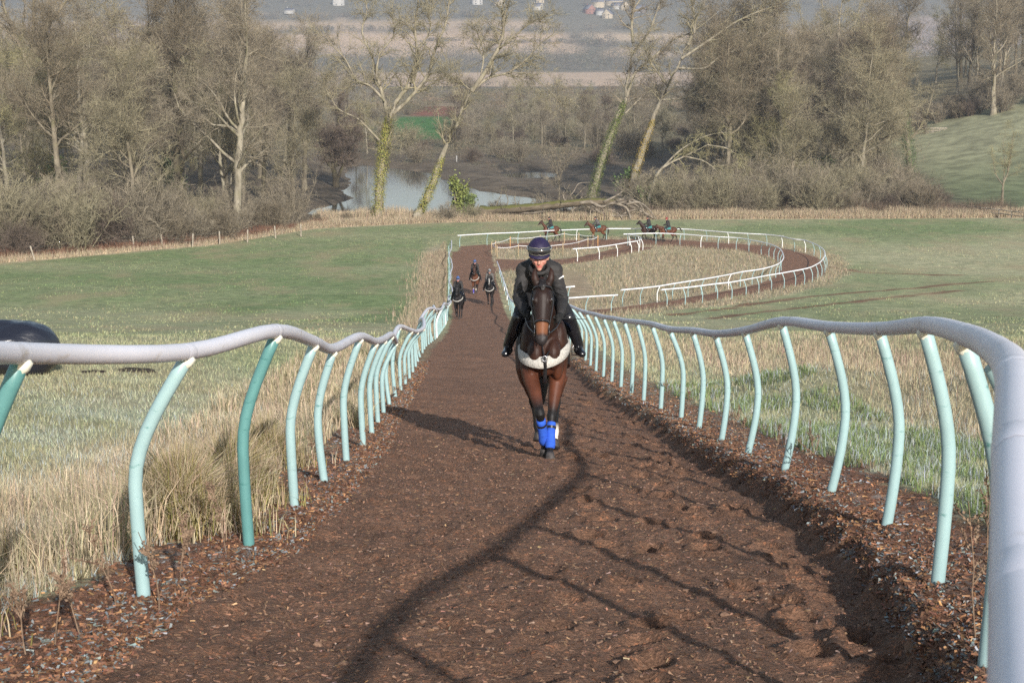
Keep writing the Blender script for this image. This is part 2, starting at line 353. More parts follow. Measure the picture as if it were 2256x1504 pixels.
def surf_color(X, Y):
    """true local ground colour, dirt mask, straw mask"""
    dirt, xl, xr, wob = masks(X, Y)
    n1 = fbm(X / 6, Y / 9, 4, 41); n2 = fbm(X / 1.3, Y / 1.3, 3, 45); n3 = fbm(X / 24, Y / 30, 3, 51)
    dl = xl - X; dr = X - xr
    g = sstep(0.35, 0.65, n3 * 0.6 + n1 * 0.4)
    # mown bands run roughly along the left field
    band = 0.5 + 0.5 * np.sin((Y + 0.25 * X) / 3.1 + 2 * n1)
    left = X < xl
    greenness = np.where(left, 0.42 + 0.34 * sstep(75, 112, Y) + 0.15 * (band - 0.5) + 0.25 * (g - 0.5), 0.44 + 0.45 * (g - 0.5) + 0.26 * sstep(160, 178, Y))
    greenness = np.where(left & (Y > 84) & (Y < 112) & (X > -21), greenness + 0.35 * sstep(0.3, 0.6, n1) * sstep(-21, -15, X) * sstep(-5.2, -6.8, X), greenness)
    greenness = np.clip(greenness + (n2 - 0.5) * 0.35, 0, 1)[..., None]
    c = OLIVE * (1 - greenness) * 1.05 + GREEN * greenness
    c = c * (1 + 0.35 * (n2 - 0.5))[..., None]
    # straw areas
    straw = np.zeros_like(X)
    straw = np.maximum(straw, sstep(0.2, 0.9, dl) * sstep(4.4, 2.6, dl + (n1 - 0.5) * 2) * sstep(64, 30, Y) )
    straw = np.maximum(straw, sstep(0.1, 0.5, dl) * sstep(2.9, 1.3, dl + (n1 - 0.5) * 2.5) * sstep(60, 105, Y) * sstep(172, 150, Y) * 0.85)
    straw = np.maximum(straw, sstep(2.6, 3.6, dr + (n1 - 0.5) * 2) * sstep(16, 8.5, dr + (n1 - 0.5) * 5) * sstep(12, 18, Y) * sstep(62, 38, Y) * (0.55 + 0.45 * sstep(0.4, 0.6, n2)))
    straw = np.maximum(straw, 0.65 * sstep(0.5, 1.2, dr) * sstep(5, 2.5, dr) * sstep(30, 45, Y) * (Y < 110))
    m = (Y > 80) & (Y < 215)
    if m.any():
        sd = poly_sd(X[m], Y[m], INFIELD); s2 = poly_sd(X[m], Y[m], LOOPDIRT)
        v = sstep(1.5, -1.5, sd) * (0.45 + 0.4 * sstep(0.35, 0.6, n1[m]))
        v = np.maximum(v, sstep(3.2, 1.2, s2 + (n1[m] - 0.5) * 2) * (X[m] > -2) * 0.8)
        ey = Y[m] - edge_y(X[m]); v = np.maximum(v, sstep(-3.5, 0.5, ey + (n2[m] - 0.5) * 3))
        straw[m] = np.maximum(straw[m], v)
    c = c * (1 - straw[..., None]) + (STRAW * (0.8 + 0.5 * n2[..., None])) * straw[..., None]
    # frost on the near grass
    fr = sstep(46, 14, Y) * sstep(0.45, 0.62, n1 * 0.5 + n2 * 0.5) * 0.30 * (1 - 0.7 * straw)
    c = c * (1 - fr[..., None]) + FROST * fr[..., None]
    # chip covered verges round the posts
    chip = np.maximum(sstep(0.75, 0.35, dl + wob * 0.8) * (dl > -0.6), sstep(0.95, 0.55, dr + wob * 0.9) * (dr > -1.2)) * sstep(75, 45, Y) * (1 - 0.35 * sstep(12, 30, Y))
    cf = sstep(0.50, 0.66, fbm(X * 16, Y * 13, 3, 61)) * 0.5 * sstep(0.35, 0.6, fbm(X * 1.5, Y * 1.5, 2, 63))
    cc = CHIP * (0.6 + 0.9 * fbm(X * 11, Y * 11, 2, 65))[..., None]; cc = cc * (1 - cf[..., None]) + FROST * 0.62 * cf[..., None]
    c = c * (1 - chip[..., None]) + cc * chip[..., None]
    global CHIPM; CHIPM = chip
    # ruts, molehills
    for r in RUTS:
        mm = (Y > 80) & (Y < 180) & (X > 0)
        if mm.any():
            d = line_d(X[mm], Y[mm], r) + (n2[mm] - 0.5) * 0.9; w = (sstep(0.65, 0.15, d) * 0.95)[..., None]; c[mm] = c[mm] * (1 - w) + DIRT * 0.85 * w
    # beyond the meadow
    ey = Y - edge_y(X)
    w = sstep(0.5, 2.5, ey)[..., None]; bramble = np.array([0.15, 0.085, 0.055])
    c = c * (1 - w) + (bramble * (X < -18)[..., None] + STRAW * 0.7 * (X >= -18)[..., None]) * w
    w = sstep(5, 10, ey)[..., None]; c = c * (1 - w) + LITTER * (0.6 + 0.8 * n1[..., None]) * w
    w = (sstep(56, 66, X - (Y - 215) * 0.10) * sstep(204, 212, Y) * sstep(335 , 325, Y + (X - 100) * 0.1))[..., None]
    c = c * (1 - w) + (GREEN * 0.50 * (1 - 0.55 * sstep(230, 300, Y))[..., None] + OLIVE * 0.72 * (0.15 + 0.65 * sstep(230, 300, Y))[..., None]) * (0.85 + 0.35 * n1[..., None]) * w
    # valley
    w = sstep(330, 380, Y)[..., None]; c = c * (1 - w) + np.array([0.17, 0.14, 0.08]) * w
    w = sstep(900, 1000, Y)[..., None]; c = c * (1 - w) + np.array([0.16, 0.14, 0.10]) * w
    far = Y > 380
    if far.any():
        Xf, Yf, cf_ = X[far], Y[far], c[far]; nn = fbm(Xf / 60, Yf / 90, 3, 71)
        wx = (nn - 0.5) * 60; wy = (nn - 0.5) * 60
        for x0, x1, y0, y1, col in VALLEY:
            s = max(3, (x1 - x0) * 0.03); t = max(5, (y1 - y0) * 0.05); q = min(1.0, (x1 - x0) / 150)
            w = (sstep(x0 - s, x0 + s, Xf + wx * q) * sstep(x1 + s, x1 - s, Xf + wx * q) * sstep(y0 - t, y0 + t, Yf + wy * q) * sstep(y1 + t, y1 - t, Yf + wy * q))[..., None]
            cf_ = cf_ * (1 - w) + np.array(col) * (0.88 + 0.24 * nn[..., None]) * w
        c[far] = cf_
    return c, dirt, straw

VALLEY = [(-38, -16, 400, 540, (0.055, 0.14, 0.03)), (-34, -19, 548, 660, (0.21, 0.08, 0.045)), (-200, 400, 640, 700, (0.27, 0.20, 0.12)), (-300, 60, 700, 900, (0.20, 0.16, 0.10)),
          (-260, 700, 1005, 1400, (0.47, 0.34, 0.23)), (-120, 900, 975, 1003, (0.10, 0.08, 0.05)),
          (-420, 60, 1640, 1850, (0.46, 0.33, 0.22)), (90, 420, 1620, 1700, (0.42, 0.31, 0.2)), (80, 330, 1760, 1860, (0.46, 0.345, 0.23)), (-380, 50, 1875, 1960, (0.44, 0.32, 0.21)), (-900, -430, 1500, 1950, (0.40, 0.31, 0.25)),
          (420, 1100, 1700, 1990, (0.36, 0.28, 0.24)), (-1500, 2500, 2030, 6900, (0.10, 0.10, 0.08))]
# ------------------------------------------------------------------ ground sheet
rows = np.concatenate([np.arange(-6, 3, 0.15), np.arange(3, 12, 0.032), np.arange(12, 30, 0.075), np.arange(30, 60, 0.16), np.arange(60, 200, 0.32), np.arange(200, 430, 1.2), np.geomspace(431, 6800, 150)])
s0 = np.linspace(-1, 1, 640); cols_ = np.sign(s0) * (0.30 * np.abs(s0) + 0.70 * np.abs(s0) ** 2.6)
Wd = 9 + 0.62 * np.maximum(rows, 0)
cx = np.interp(rows, [-6, 60, 150, 400], [0.2, -0.9, 3, 0])
GX = cx[:, None] + cols_[None] * Wd[:, None]; GY = np.repeat(rows[:, None], len(cols_), 1)
GZ = height(GX, GY)
gc, gdirt, gstraw = surf_color(GX, GY); gchip = CHIPM * (1 - gdirt)
# churned riding surface: clods, hoof prints mostly along its right side
near_w = sstep(45, 20, GY)
fine = (fbm(GX * 9, GY * 7, 3, 81) - 0.5) * 0.050 + (fbm(GX * 2.3, GY * 1.8, 3, 85) - 0.5) * 0.07
hr = np.random.default_rng(5)
hoof = np.zeros_like(GX)
lane = 0.30 + 0.75 * sstep(0.0, 0.7, GX + 0.02 * GY * 0) * sstep(2.1, 1.7, GX)
cell = 0.36
ci = np.floor(GX / cell); cj = np.floor(GY / cell)
for di in (-1, 0, 1):
    for dj in (-1, 0, 1):
        a = (ci + di); b = (cj + dj); h1 = np.abs(np.sin(a * 127.1 + b * 311.7) * 43758.5453) % 1; h2 = np.abs(np.sin(a * 269.5 + b * 183.3) * 43758.5453) % 1; h3 = np.abs(np.sin(a * 419.2 + b * 71.9) * 43758.5453) % 1
        hx = (a + 0.2 + 0.6 * h1) * cell; hy = (b + 0.2 + 0.6 * h2) * cell
        r2 = ((GX - hx) / 0.065) ** 2 + ((GY - hy) / 0.085) ** 2
        hoof += np.where(h3 < 0.62, (-np.exp(-r2) * 0.085 + 0.034 * np.exp(-((np.sqrt(r2) - 1.7) / 0.5) ** 2)), 0)
GZ += gdirt * near_w * (fine + hoof * lane) + gdirt * (1 - near_w) * (fbm(GX * 1.2, GY * 0.6, 3, 85) - 0.5) * 0.12 * sstep(170, 60, GY)
chipz = (1 - gdirt) * sstep(22, 10, GY) * ((fbm(GX * 10, GY * 10, 3, 91) - 0.5) * 0.035 + (fbm(GX * 3.5, GY * 3.5, 3, 93) - 0.5) * 0.09 * gchip)
GZ += chipz
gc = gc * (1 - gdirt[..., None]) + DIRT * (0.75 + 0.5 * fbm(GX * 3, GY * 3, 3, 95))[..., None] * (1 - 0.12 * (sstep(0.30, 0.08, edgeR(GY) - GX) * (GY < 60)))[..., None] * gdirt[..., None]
nr, nc = GX.shape
idx = (np.arange(nr - 1)[:, None] * nc + np.arange(nc - 1)[None]); quads = np.stack([idx, idx + 1, idx + nc + 1, idx + nc], -1).reshape(-1, 4)
qd = (0.25 * (gdirt[:-1, :-1] + gdirt[1:, :-1] + gdirt[:-1, 1:] + gdirt[1:, 1:])).ravel() > 0.5
qy = GY[:-1, :-1].ravel(); qx = GX[:-1, :-1].ravel()
GV = np.stack([GX, GY, GZ], -1).reshape(-1, 3); GCf = gc.reshape(-1, 3)

def sub_mesh(name, sel, mat, kind="structure"):
    q = quads[sel]; used = np.zeros(len(GV), bool); used[q.ravel()] = True; remap = np.cumsum(used) - 1
    o = link(name, np_mesh(name, GV[used], [remap[q]], GCf[used]), mat); tag(o, kind=kind); return o

def mat_meadow():
    m, nt, b = new_mat("meadow_grass"); a = nd(nt, "ShaderNodeVertexColor", layer_name="Col")
    f1 = noise_fac(nt, 1.1, 6, rough=0.7); f2 = noise_fac(nt, 14, 5, rough=0.7, stretch=(1, 0.6, 1)); f3 = noise_fac(nt, 0.25, 4, rough=0.6, stretch=(1, 0.45, 1))
    c = mixc(nt, 1.0, a.outputs[0], ramp(nt, f1, [(0.33, (0.66, 0.70, 0.66)), (0.67, (1.34, 1.28, 1.26))]), 'MULTIPLY')
    c = mixc(nt, 1.0, c, ramp(nt, f2, [(0.3, (0.68,) * 3), (0.7, (1.3,) * 3)]), 'MULTIPLY')
    c = mixc(nt, ramp(nt, f3, [(0.50, (0, 0, 0)), (0.68, (0.6,) * 3)]), c, (0.34, 0.27, 0.16))
    nt.links.new(c, b.inputs["Base Color"]); b.inputs["Roughness"].default_value = 0.9; b.inputs["Specular IOR Level"].default_value = 0.12
    bump(nt, b, f2, 0.05, 0.7); return m
def mat_dirt():
    m, nt, b = new_mat("churned_fibre"); a = nd(nt, "ShaderNodeVertexColor", layer_name="Col")
    tc = nd(nt, "ShaderNodeTexCoord"); v = nd(nt, "ShaderNodeTexVoronoi"); v.inputs["Scale"].default_value = 75; v.inputs["Randomness"].default_value = 1
    n0 = nd(nt, "ShaderNodeTexNoise"); n0.inputs["Scale"].default_value = 9; n0.inputs["Detail"].default_value = 5
    nt.links.new(tc.outputs["Object"], n0.inputs[0])
    mp = nd(nt, "ShaderNodeMix", data_type='RGBA'); mp.inputs[0].default_value = 0.06; nt.links.new(tc.outputs["Object"], mp.inputs[6]); nt.links.new(n0.outputs[1], mp.inputs[7]); nt.links.new(mp.outputs[2], v.inputs[0])
    hs = nd(nt, "ShaderNodeSeparateColor"); nt.links.new(v.outputs["Color"], hs.inputs[0])
    f2 = noise_fac(nt, 30, 8, rough=0.8)
    f1 = noise_fac(nt, 3.0, 6, rough=0.7)
    c = mixc(nt, 1.0, a.outputs[0], ramp(nt, hs.outputs[0], [(0.0, (0.72, 0.70, 0.68)), (0.5, (0.97,) * 3), (0.90, (1.2, 1.15, 1.1)), (0.98, (1.9, 1.5, 1.25))]), 'MULTIPLY')
    c = mixc(nt, 1.0, c, ramp(nt, f2, [(0.32, (0.55,) * 3), (0.68, (1.5,) * 3)]), 'MULTIPLY')
    c = mixc(nt, 1.0, c, ramp(nt, f1, [(0.3, (0.82, 0.80, 0.80)), (0.7, (1.2, 1.2, 1.22))]), 'MULTIPLY')
    nt.links.new(c, b.inputs["Base Color"]); b.inputs["Roughness"].default_value = 0.85; b.inputs["Specular IOR Level"].default_value = 0.2
    dv = nd(nt, "ShaderNodeMath", operation='MULTIPLY'); dv.inputs[1].default_value = 0.35; nt.links.new(v.outputs["Distance"], dv.inputs[0]); ad = nd(nt, "ShaderNodeMath", operation='ADD'); nt.links.new(dv.outputs[0], ad.inputs[0]); nt.links.new(f2, ad.inputs[1])
    bump(nt, b, ad.outputs[0], 0.035, 1.0); return m
M_MEADOW = mat_meadow(); M_DIRT = mat_dirt()
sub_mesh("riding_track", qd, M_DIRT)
qc = (~qd) & (gchip[:-1, :-1].ravel() > 0.45) & (qy < 60)
sub_mesh("chip_verge", qc, M_DIRT)
sub_mesh("meadow", (~qd) & (~qc) & (qy < 205), M_MEADOW)
M_VALLEY = mat_attr("valley_ground", 0.95, 0.05, 0.85, 1.15)
sub_mesh("valley_terrain", (~qd) & (qy >= 205), M_MEADOW if False else mat_attr("wood_floor", 0.95, 0.35, 0.6, 1.4))

# ponds
def mat_water():
    m, nt, b = new_mat("pond_water"); b.inputs["Base Color"].default_value = (0.045, 0.05, 0.05, 1); b.inputs["Roughness"].default_value = 0.06
    b.inputs["Specular IOR Level"].default_value = 0.6
    f = noise_fac(nt, 1.6, 3, stretch=(1, 0.5, 1)); bump(nt, b, f, 0.02, 0.10); return m
M_WATER = mat_water()
for nm, pl in (("pond_water", POND), ("marsh_water", POND2), ("marsh_water", POND3)):
    P = np.asarray(pl); c = P.mean(0); P2 = P + norm(P - c) * 1.5; pts = smoothpath(np.vstack([P2, P2[:1]]), 5)[:-1]
    me = bpy.data.meshes.new(nm); me.from_pydata([(x, y, WATER_Z) for x, y in pts], [], [list(range(len(pts)))]); me.update()
    tag(link(nm, me, M_WATER, smooth=False), kind="structure")

# ------------------------------------------------------------------ running rails
M_RAIL = make_pipe("rail_plastic", (0.66, 0.645, 0.69), (0.42, 0.37, 0.32), 1.2)
M_POST = make_pipe("post_plastic_mint", (0.285, 0.415, 0.415), (0.09, 0.21, 0.20), 3.5)
M_POSTD = make_pipe("post_plastic_teal", (0.095, 0.235, 0.225), (0.05, 0.16, 0.15), 6.0)
M_POSTW = make_pipe("post_plastic_white", (0.80, 0.82, 0.80), (0.5, 0.5, 0.48), 5.0)
M_BRK = mat_noise("bracket_cream", (0.62, 0.60, 0.48), (0.78, 0.76, 0.64), 20, 0.5)
M_RAILW = make_pipe("rail_plastic_white", (0.80, 0.81, 0.82), (0.6, 0.6, 0.6), 2.0)

def post_mesh(name, h, lean, bulge, r, n=12, seg=15):
    bulge = max(0.022, 0.135 - lean)
    """foot at origin, top at +X*lean; bows outward then bends in to carry the rail"""
    t = np.linspace(0, 1, seg); q = np.clip((t - 0.50) / 0.50, 0, 1); x = -bulge * np.sin(np.clip(t / 0.55, 0, 1) * math.pi * 0.5) + (lean + bulge) * (q * q * (1.6 - 0.6 * q))
    P = np.stack([x, np.zeros_like(t), t * (h + 0.06) - 0.06], -1)
    V, f3, f4 = tube(P, r, n, up=(0, 1, 0)); mb = MB(); mb.add(V, f3, f4); return mb.mesh(name)
def bracket_mesh(r):
    mb = MB(); mb.add(*tube([(-0.022, 0, -0.045), (0.0, 0, -0.015), (0.012, 0, 0.01)], [r * 0.70, r * 1.02, r * 1.06], 8)); return mb.mesh("bracket")

def make_rail(name, feet, hts, label, group, lean_dir, rr=0.041, pr=0.0335, rail_mat=None, post_pick=None, n=14, tops=None, near_n=0, tail=None, brk=True, ends=0.35):
    """feet: (x,y) list; tops: rail centre points (x,y,z); one thing: top_rail + posts (> bracket)"""
    base = empty(name, (*feet[0], gz(*feet[0]))); tag(base, label, "running rail", group)
    org = np.array(base.location)
    T = []
    for i, (x, y) in enumerate(feet):
        g = gz(x, y)
        if tops is not None and tops[i] is not None: T.append(np.array(tops[i]))
        else:
            a = np.array(feet[max(i - 1, 0)]); b = np.array(feet[min(i + 1, len(feet) - 1)]); d = norm(b - a); nrm = np.array([d[1], -d[0]]) * lean_dir
            T.append(np.array([x + nrm[0] * 0.17, y + nrm[1] * 0.17, g + hts[i]]))
    T = np.array(T)
    P = T if tail is None else np.vstack([tail, T])
    if ends: P = np.vstack([P[0] + norm(P[0] - P[1]) * ends, P, P[-1] + norm(P[-1] - P[-2]) * ends])
    S = smoothpath(P, 6 if len(P) < 60 else 5) - org
    mb = MB(); V, f3, f4 = tube(S, rr, n, up=(0, 0, 1)); mb.add(V, f3, f4)
    # sleeve joints show as slightly proud rings
    for k in range(0, len(P)):
        c = P[k] - org; d = norm(P[min(k + 1, len(P) - 1)] - P[max(k - 1, 0)])
        mb.add(*tube([c - d * 0.055, c - d * 0.05, c + d * 0.05, c + d * 0.055], [rr * 0.995, rr * 1.018, rr * 1.018, rr * 0.995], n, up=(0, 0, 1), cap=False))
    mb.obj("top_rail", rail_mat or M_RAIL, base)
    for i, (x, y) in enumerate(feet):
        g = gz(x, y); top = T[i]; hv = np.array([top[0] - x, top[1] - y]); L = float(np.hypot(*hv)); ang = math.atan2(hv[1], hv[0]) if L > 0.02 else 0
        h = top[2] - g - rr * 0.8
        me = post_mesh("post", h, L, 0.035 if L > 0.05 else 0.01, pr, 12 if i < near_n else 8)
        m = (post_pick(i) if post_pick else M_POST)
        p = link("post", me, m, base); p.location = (x - org[0], y - org[1], g - org[2]); p.rotation_euler = (0, 0, ang)
        if brk and i < near_n:
            b = link("bracket", bracket_mesh(pr), M_BRK, p); b.location = (L, 0, h)
    return base

# the rail on the left of the uphill track, from beside the viewer down to the bend
LY = [3.9, 5.7, 7.4, 9.0, 10.8, 12.9, 15.0, 17.2, 19.2, 21.2, 23.2, 25.2, 27.3, 29.4, 31.5, 33.6, 35.7, 37.8, 39.9, 42, 44.1, 46.2, 48.3, 50.4, 52.5, 54.6, 56.8, 59, 61.3, 63.6, 66, 68.5, 71, 73.5, 76, 78.5, 81, 84, 87, 90, 93, 96, 99, 102, 105, 108, 111, 114, 117, 120, 123.5, 127, 130.5, 134, 138, 142, 146, 150]
LD = {0: (-250, 765, 4.1), 1: (45, 778, 5.9), 2: (410, 775, 7.45), 3: (606, 729, 8.9), 4: (690, 752, 10.8), 5: (733, 768, 12.9), 6: (792, 741, 15.0), 7: (826, 752, 17.1), 8: (846, 746, 19.2), 9: (862, 737, 21.2)}
rg = np.random.default_rng(11)
feetL, topsL = [], []
for i, y in enumerate(LY):
    x = float(railL(y)); feetL.append((x, y)); D = y / CP
    if i in LD: t = PX(LD[i][0], LD[i][1], y / (CP - (LD[i][1] - 752) / F * SP)); topsL.append(t)
    else:
        wz = (0.09 if y < 70 else 0.07) * math.sin(i * 1.55 + 1.3) + rg.normal(0, 0.025); wx = 0.11 * math.sin(i * 0.9 + 0.7) + rg.normal(0, 0.03)
        topsL.append(np.array([x + 0.17 + wx, y + rg.normal(0, 0.05), gz(x, y) + 1.13 + wz]))
feetL = [(f[0] if i > 1 else t[0] - 0.19, f[1]) for i, (f, t) in enumerate(zip(feetL, topsL))]
make_rail("running_rail", feetL, [1.13] * len(LY), "long wavy grey-white rail on mint posts down the left side of the brown track", "plastic running rails of the gallop", 1, tops=topsL, near_n=24,
          post_pick=lambda i: M_POSTD if i in (1, 3) else (M_POSTW if i in (27, 36) else M_POST))
# the rail on the right, passing just beside the viewer
RYs = [5.5, 7.3, 9.3, 11.3, 13.2, 15.2, 17.1, 19.1, 21, 23, 25, 27, 29, 31, 33, 35, 37, 39, 41, 43.2, 45.5, 48, 50.5, 53, 55.5, 58, 61, 64, 67, 70, 73, 76, 79, 82, 85, 88, 91, 94]
RD = {0: (2128, 738, 5.7), 1: (2040, 716, 7.3), 2: (1940, 724, 9.3), 3: (1828, 720, 11.3), 4: (1724, 708, 13.2), 5: (1643, 728, 15.2), 6: (1578, 735, 17.1), 7: (1527, 728, 19.1), 8: (1477, 725, 21), 9: (1437, 714, 23), 10: (1404, 709, 25), 11: (1376, 706, 27), 12: (1351, 701, 29), 13: (1330, 698, 31), 14: (1310, 692, 33), 15: (1292, 688, 35), 16: (1274, 682, 37), 17: (1258, 675, 39), 18: (1245, 671, 41)}
feetR, topsR = [], []
for i, y in enumerate(RYs):
    x = float(railR(y)); feetR.append((x, y))
    if i in RD: topsR.append(PX(RD[i][0], RD[i][1], y / (CP - (RD[i][1] - 752) / F * SP)))
    else: topsR.append(np.array([x - 0.17 + 0.08 * math.sin(i * 1.3), y, gz(x, y) + 1.12 + 0.05 * math.sin(i * 1.7)]))
tailR = np.array([PX(2330, 2300, 0.9), PX(2290, 1750, 1.25), PX(2262, 1300, 1.8), PX(2248, 1000, 2.35), PX(2238, 830, 3.1), PX(2195, 772, 4.3)])
R = make_rail("running_rail", feetR, [1.13] * len(RYs), "wavy white rail on mint posts along the right bank, close beside the viewer", "plastic running rails of the gallop", -1, tops=topsR, near_n=20, tail=tailR, ends=0,
          post_pick=lambda i: M_POST)
def extra_post(base, x, y, top):
    org = np.array(base.location); g = gz(x, y); hv = np.array([top[0] - x, top[1] - y]); L = float(np.hypot(*hv))
    p = link("post", post_mesh("post", top[2] - g - 0.04, L, 0.035, 0.034), M_POST, base); p.location = (x - org[0], y - org[1], g - org[2]); p.rotation_euler = (0, 0, math.atan2(hv[1], hv[0]))
extra_post(R, 1.50, 4.25, tailR[5]); extra_post(R, 0.95, 2.3, tailR[3])

def rail_px(name, feet_px, h, label, lean, mats=None, pick=None, rr=0.046, group="plastic running rails of the gallop", wave=0.0, post_r=0.033):
    pts = [ground_px(x, y) for x, y in feet_px]
    return make_rail(name, [tuple(p[:2]) for p in pts], [h + wave * math.sin(i * 1.9) for i in range(len(pts))], label, group, lean, rail_mat=mats, post_pick=pick, brk=False, n=8, rr=rr, pr=post_r)
white_some = lambda s: (lambda i: M_POSTW if i in s else M_POST)
rail_px("running_rail", OUT_FEET[:14], 1.15, "white rail along the far side of the loop, behind the walking horses", 1, M_RAILW, white_some({4, 10, 13}))
rail_px("running_rail", OUT_FEET[13:], 1.15, "white outer rail curving round the right end of the loop track", 1, M_RAILW, white_some({0, 2}))
rail_px("running_rail", IN_FEET, 1.12, "white inner rail looping round the rough grass inside the bend", -1, M_RAILW, white_some({3, 19, 24}))
rail_px("running_rail", [(1272, 576), (1320, 572), (1360, 566), (1391, 560), (1407, 557), (1416, 552), (1409, 546), (1387, 541)], 1.12, "short all-white rail curling up behind the branch track", -1, M_RAILW, lambda i: M_POSTW)
rail_px("running_rail", [(1347, 690), (1291, 694), (1246, 698), (1200, 702)], 1.12, "short white rail ending at the mouth of the loop track", -1, M_RAILW)
rail_px("running_rail", [(1252, 668), (1215, 672), (1180, 676)], 1.12, "short pale rail end behind the leading rider", -1, M_RAILW)
rail_px("running_rail", [(1127, 696), (1123, 684), (1120, 672), (1117, 661), (1114, 651), (1111, 641), (1108, 632), (1105, 623), (1102, 614), (1100, 606)], 1.12, "wavy pale rail beyond the leading horse, beside three distant riders", -1, M_RAIL, white_some({3, 5}), wave=0.05)

# tape fence on short stakes inside the bend
M_STAKE = mat_noise("stake_wood", (0.28, 0.21, 0.13), (0.48, 0.36, 0.22), 12, 0.85, 0.004, stretch=(1, 1, 0.2))
M_STAKEO = mat_noise("stake_wood_orange", (0.42, 0.22, 0.09), (0.55, 0.30, 0.12), 12, 0.85)
M_TAPE = mat_noise("fence_tape", (0.70, 0.70, 0.70), (0.8, 0.8, 0.8), 4, 0.6)
SK = [(1083, 560), (1092, 557), (1124, 547), (1190, 543), (1243, 536), (1275, 538), (1306, 541), (1317, 544), (1295, 549), (1240, 562), (1142, 565), (1095, 569)]
pts = [ground_px(x, y) for x, y in SK]
tf = empty("tape_fence", tuple(pts[0])); tag(tf, "white tape strung on short wooden stakes inside the bend of the track", "tape fence")
og = pts[0]; line = []
for i, p in enumerate(pts):
    mb = MB(); mb.add(*tube([(0, 0, -0.05), (0, 0, 1.0), (0, 0, 1.15)], [0.05, 0.05, 0.04], 7)); s = mb.obj("stake", M_STAKEO if i in (2, 7) else M_STAKE, tf); s.location = tuple(p - og); line.append(p - og + np.array([0, 0, 0.98]))
lp = []
for a, b in zip(line, line[1:] + line[:1]):
    for t in np.linspace(0, 1, 6)[:-1]: lp.append(a * (1 - t) + b * t - np.array([0, 0, 0.10 * 4 * t * (1 - t)]))
mb = MB(); mb.add(*tube(lp, 0.028, 5, up=(0, 0, 1))); mb.obj("tape", M_TAPE, tf)
# ------------------------------------------------------------------ woods: bare winter trees
def perp(D, g):
    r = g.normal(size=D.shape); r -= (r * D).sum(-1, keepdims=True) * D; return norm(r)
def spawn(P, R, n, t0, t1, L, Lj, ang, angj, k, up, wig, g, rk=0.55, rtip=0.25, taper_len=True, flat=0.0):
    """grow n children from every polyline of P (N,K,3); returns (N*n,k,3),(N*n,k)"""
    N, K, _ = P.shape; t = np.sort(g.uniform(t0, t1, (N, n)), axis=1); f = t * (K - 1); i = np.minimum(f.astype(int), K - 2); w = (f - i)[..., None]
    a = np.take_along_axis(P, i[..., None].repeat(3, -1), 1); b = np.take_along_axis(P, (i + 1)[..., None].repeat(3, -1), 1)
    o = a * (1 - w) + b * w; D = norm(b - a); r0 = np.take_along_axis(R, i, 1) * (1 - w[..., 0]) + np.take_along_axis(R, i + 1, 1) * w[..., 0]
    o = o.reshape(-1, 3); D = D.reshape(-1, 3); r0 = r0.ravel(); tt = t.ravel()
    an = rad(ang) + g.normal(0, rad(angj), len(o)); pr = perp(D, g)
    if flat: pr[:, 2] *= 1 - flat; pr = norm(pr)
    d = norm(D * np.cos(an)[:, None] + pr * np.sin(an)[:, None])
    ln = L * (1 + g.normal(0, Lj, len(o))).clip(0.3, 2) * ((1.15 - 0.55 * tt) if taper_len else 1)
    out = np.zeros((len(o), k, 3)); out[:, 0] = o; cur = o.copy(); st = (ln / (k - 1))[:, None]
    for s in range(1, k):
        d = norm(d + np.array([0, 0, up]) * (1.0 / (k - 1)) + g.normal(0, wig, d.shape)); cur = cur + d * st; out[:, s] = cur
    rr = np.clip(r0 * rk, 0.004, None)[:, None] * np.linspace(1, rtip, k)[None]
    return out, rr

def tubes(P, R, n):
    """batch of open tubes (N,K,3) with n sides"""
    N, K, _ = P.shape; T = np.gradient(P, axis=1); T = norm(T); ref = np.where(np.abs(T[..., 2:3]) > 0.9, np.array([1.0, 0, 0]), np.array([0, 0, 1.0]))
    A = norm(np.cross(T, ref)); B = np.cross(A, T); th = np.linspace(0, 2 * math.pi, n, endpoint=False)
    V = P[:, :, None] + (A[:, :, None] * np.cos(th)[None, None, :, None] + B[:, :, None] * np.sin(th)[None, None, :, None]) * R[:, :, None, None]
    base = (np.arange(N) * K * n)[:, None, None]; i = (np.arange(K - 1) * n)[None, :, None]; j = np.arange(n)[None, None]; j2 = (j + 1) % n
    f = np.stack([base + i + j, base + i + j2, base + i + n + j2, base + i + n + j], -1).reshape(-1, 4)
    return V.reshape(-1, 3), f
def twig_tris(P, R, g):
    """last generation: each twig two crossed slim ribbons' worth of triangles"""
    N, K, _ = P.shape; a = P[:, 0]; c = P[:, -1]; m = P[:, K // 2]; d = norm(c - a); s = perp(d, g) * R[:, :1] * 1.3
    V = np.stack([a - s, a + s, m - s * 0.7, m + s * 0.7, c], 1).reshape(-1, 3); b = (np.arange(N) * 5)[:, None]
    return V, b + np.array([[0, 1, 2]]), b + np.array([[1, 3, 2]]), b + np.array([[2, 3, 4]])

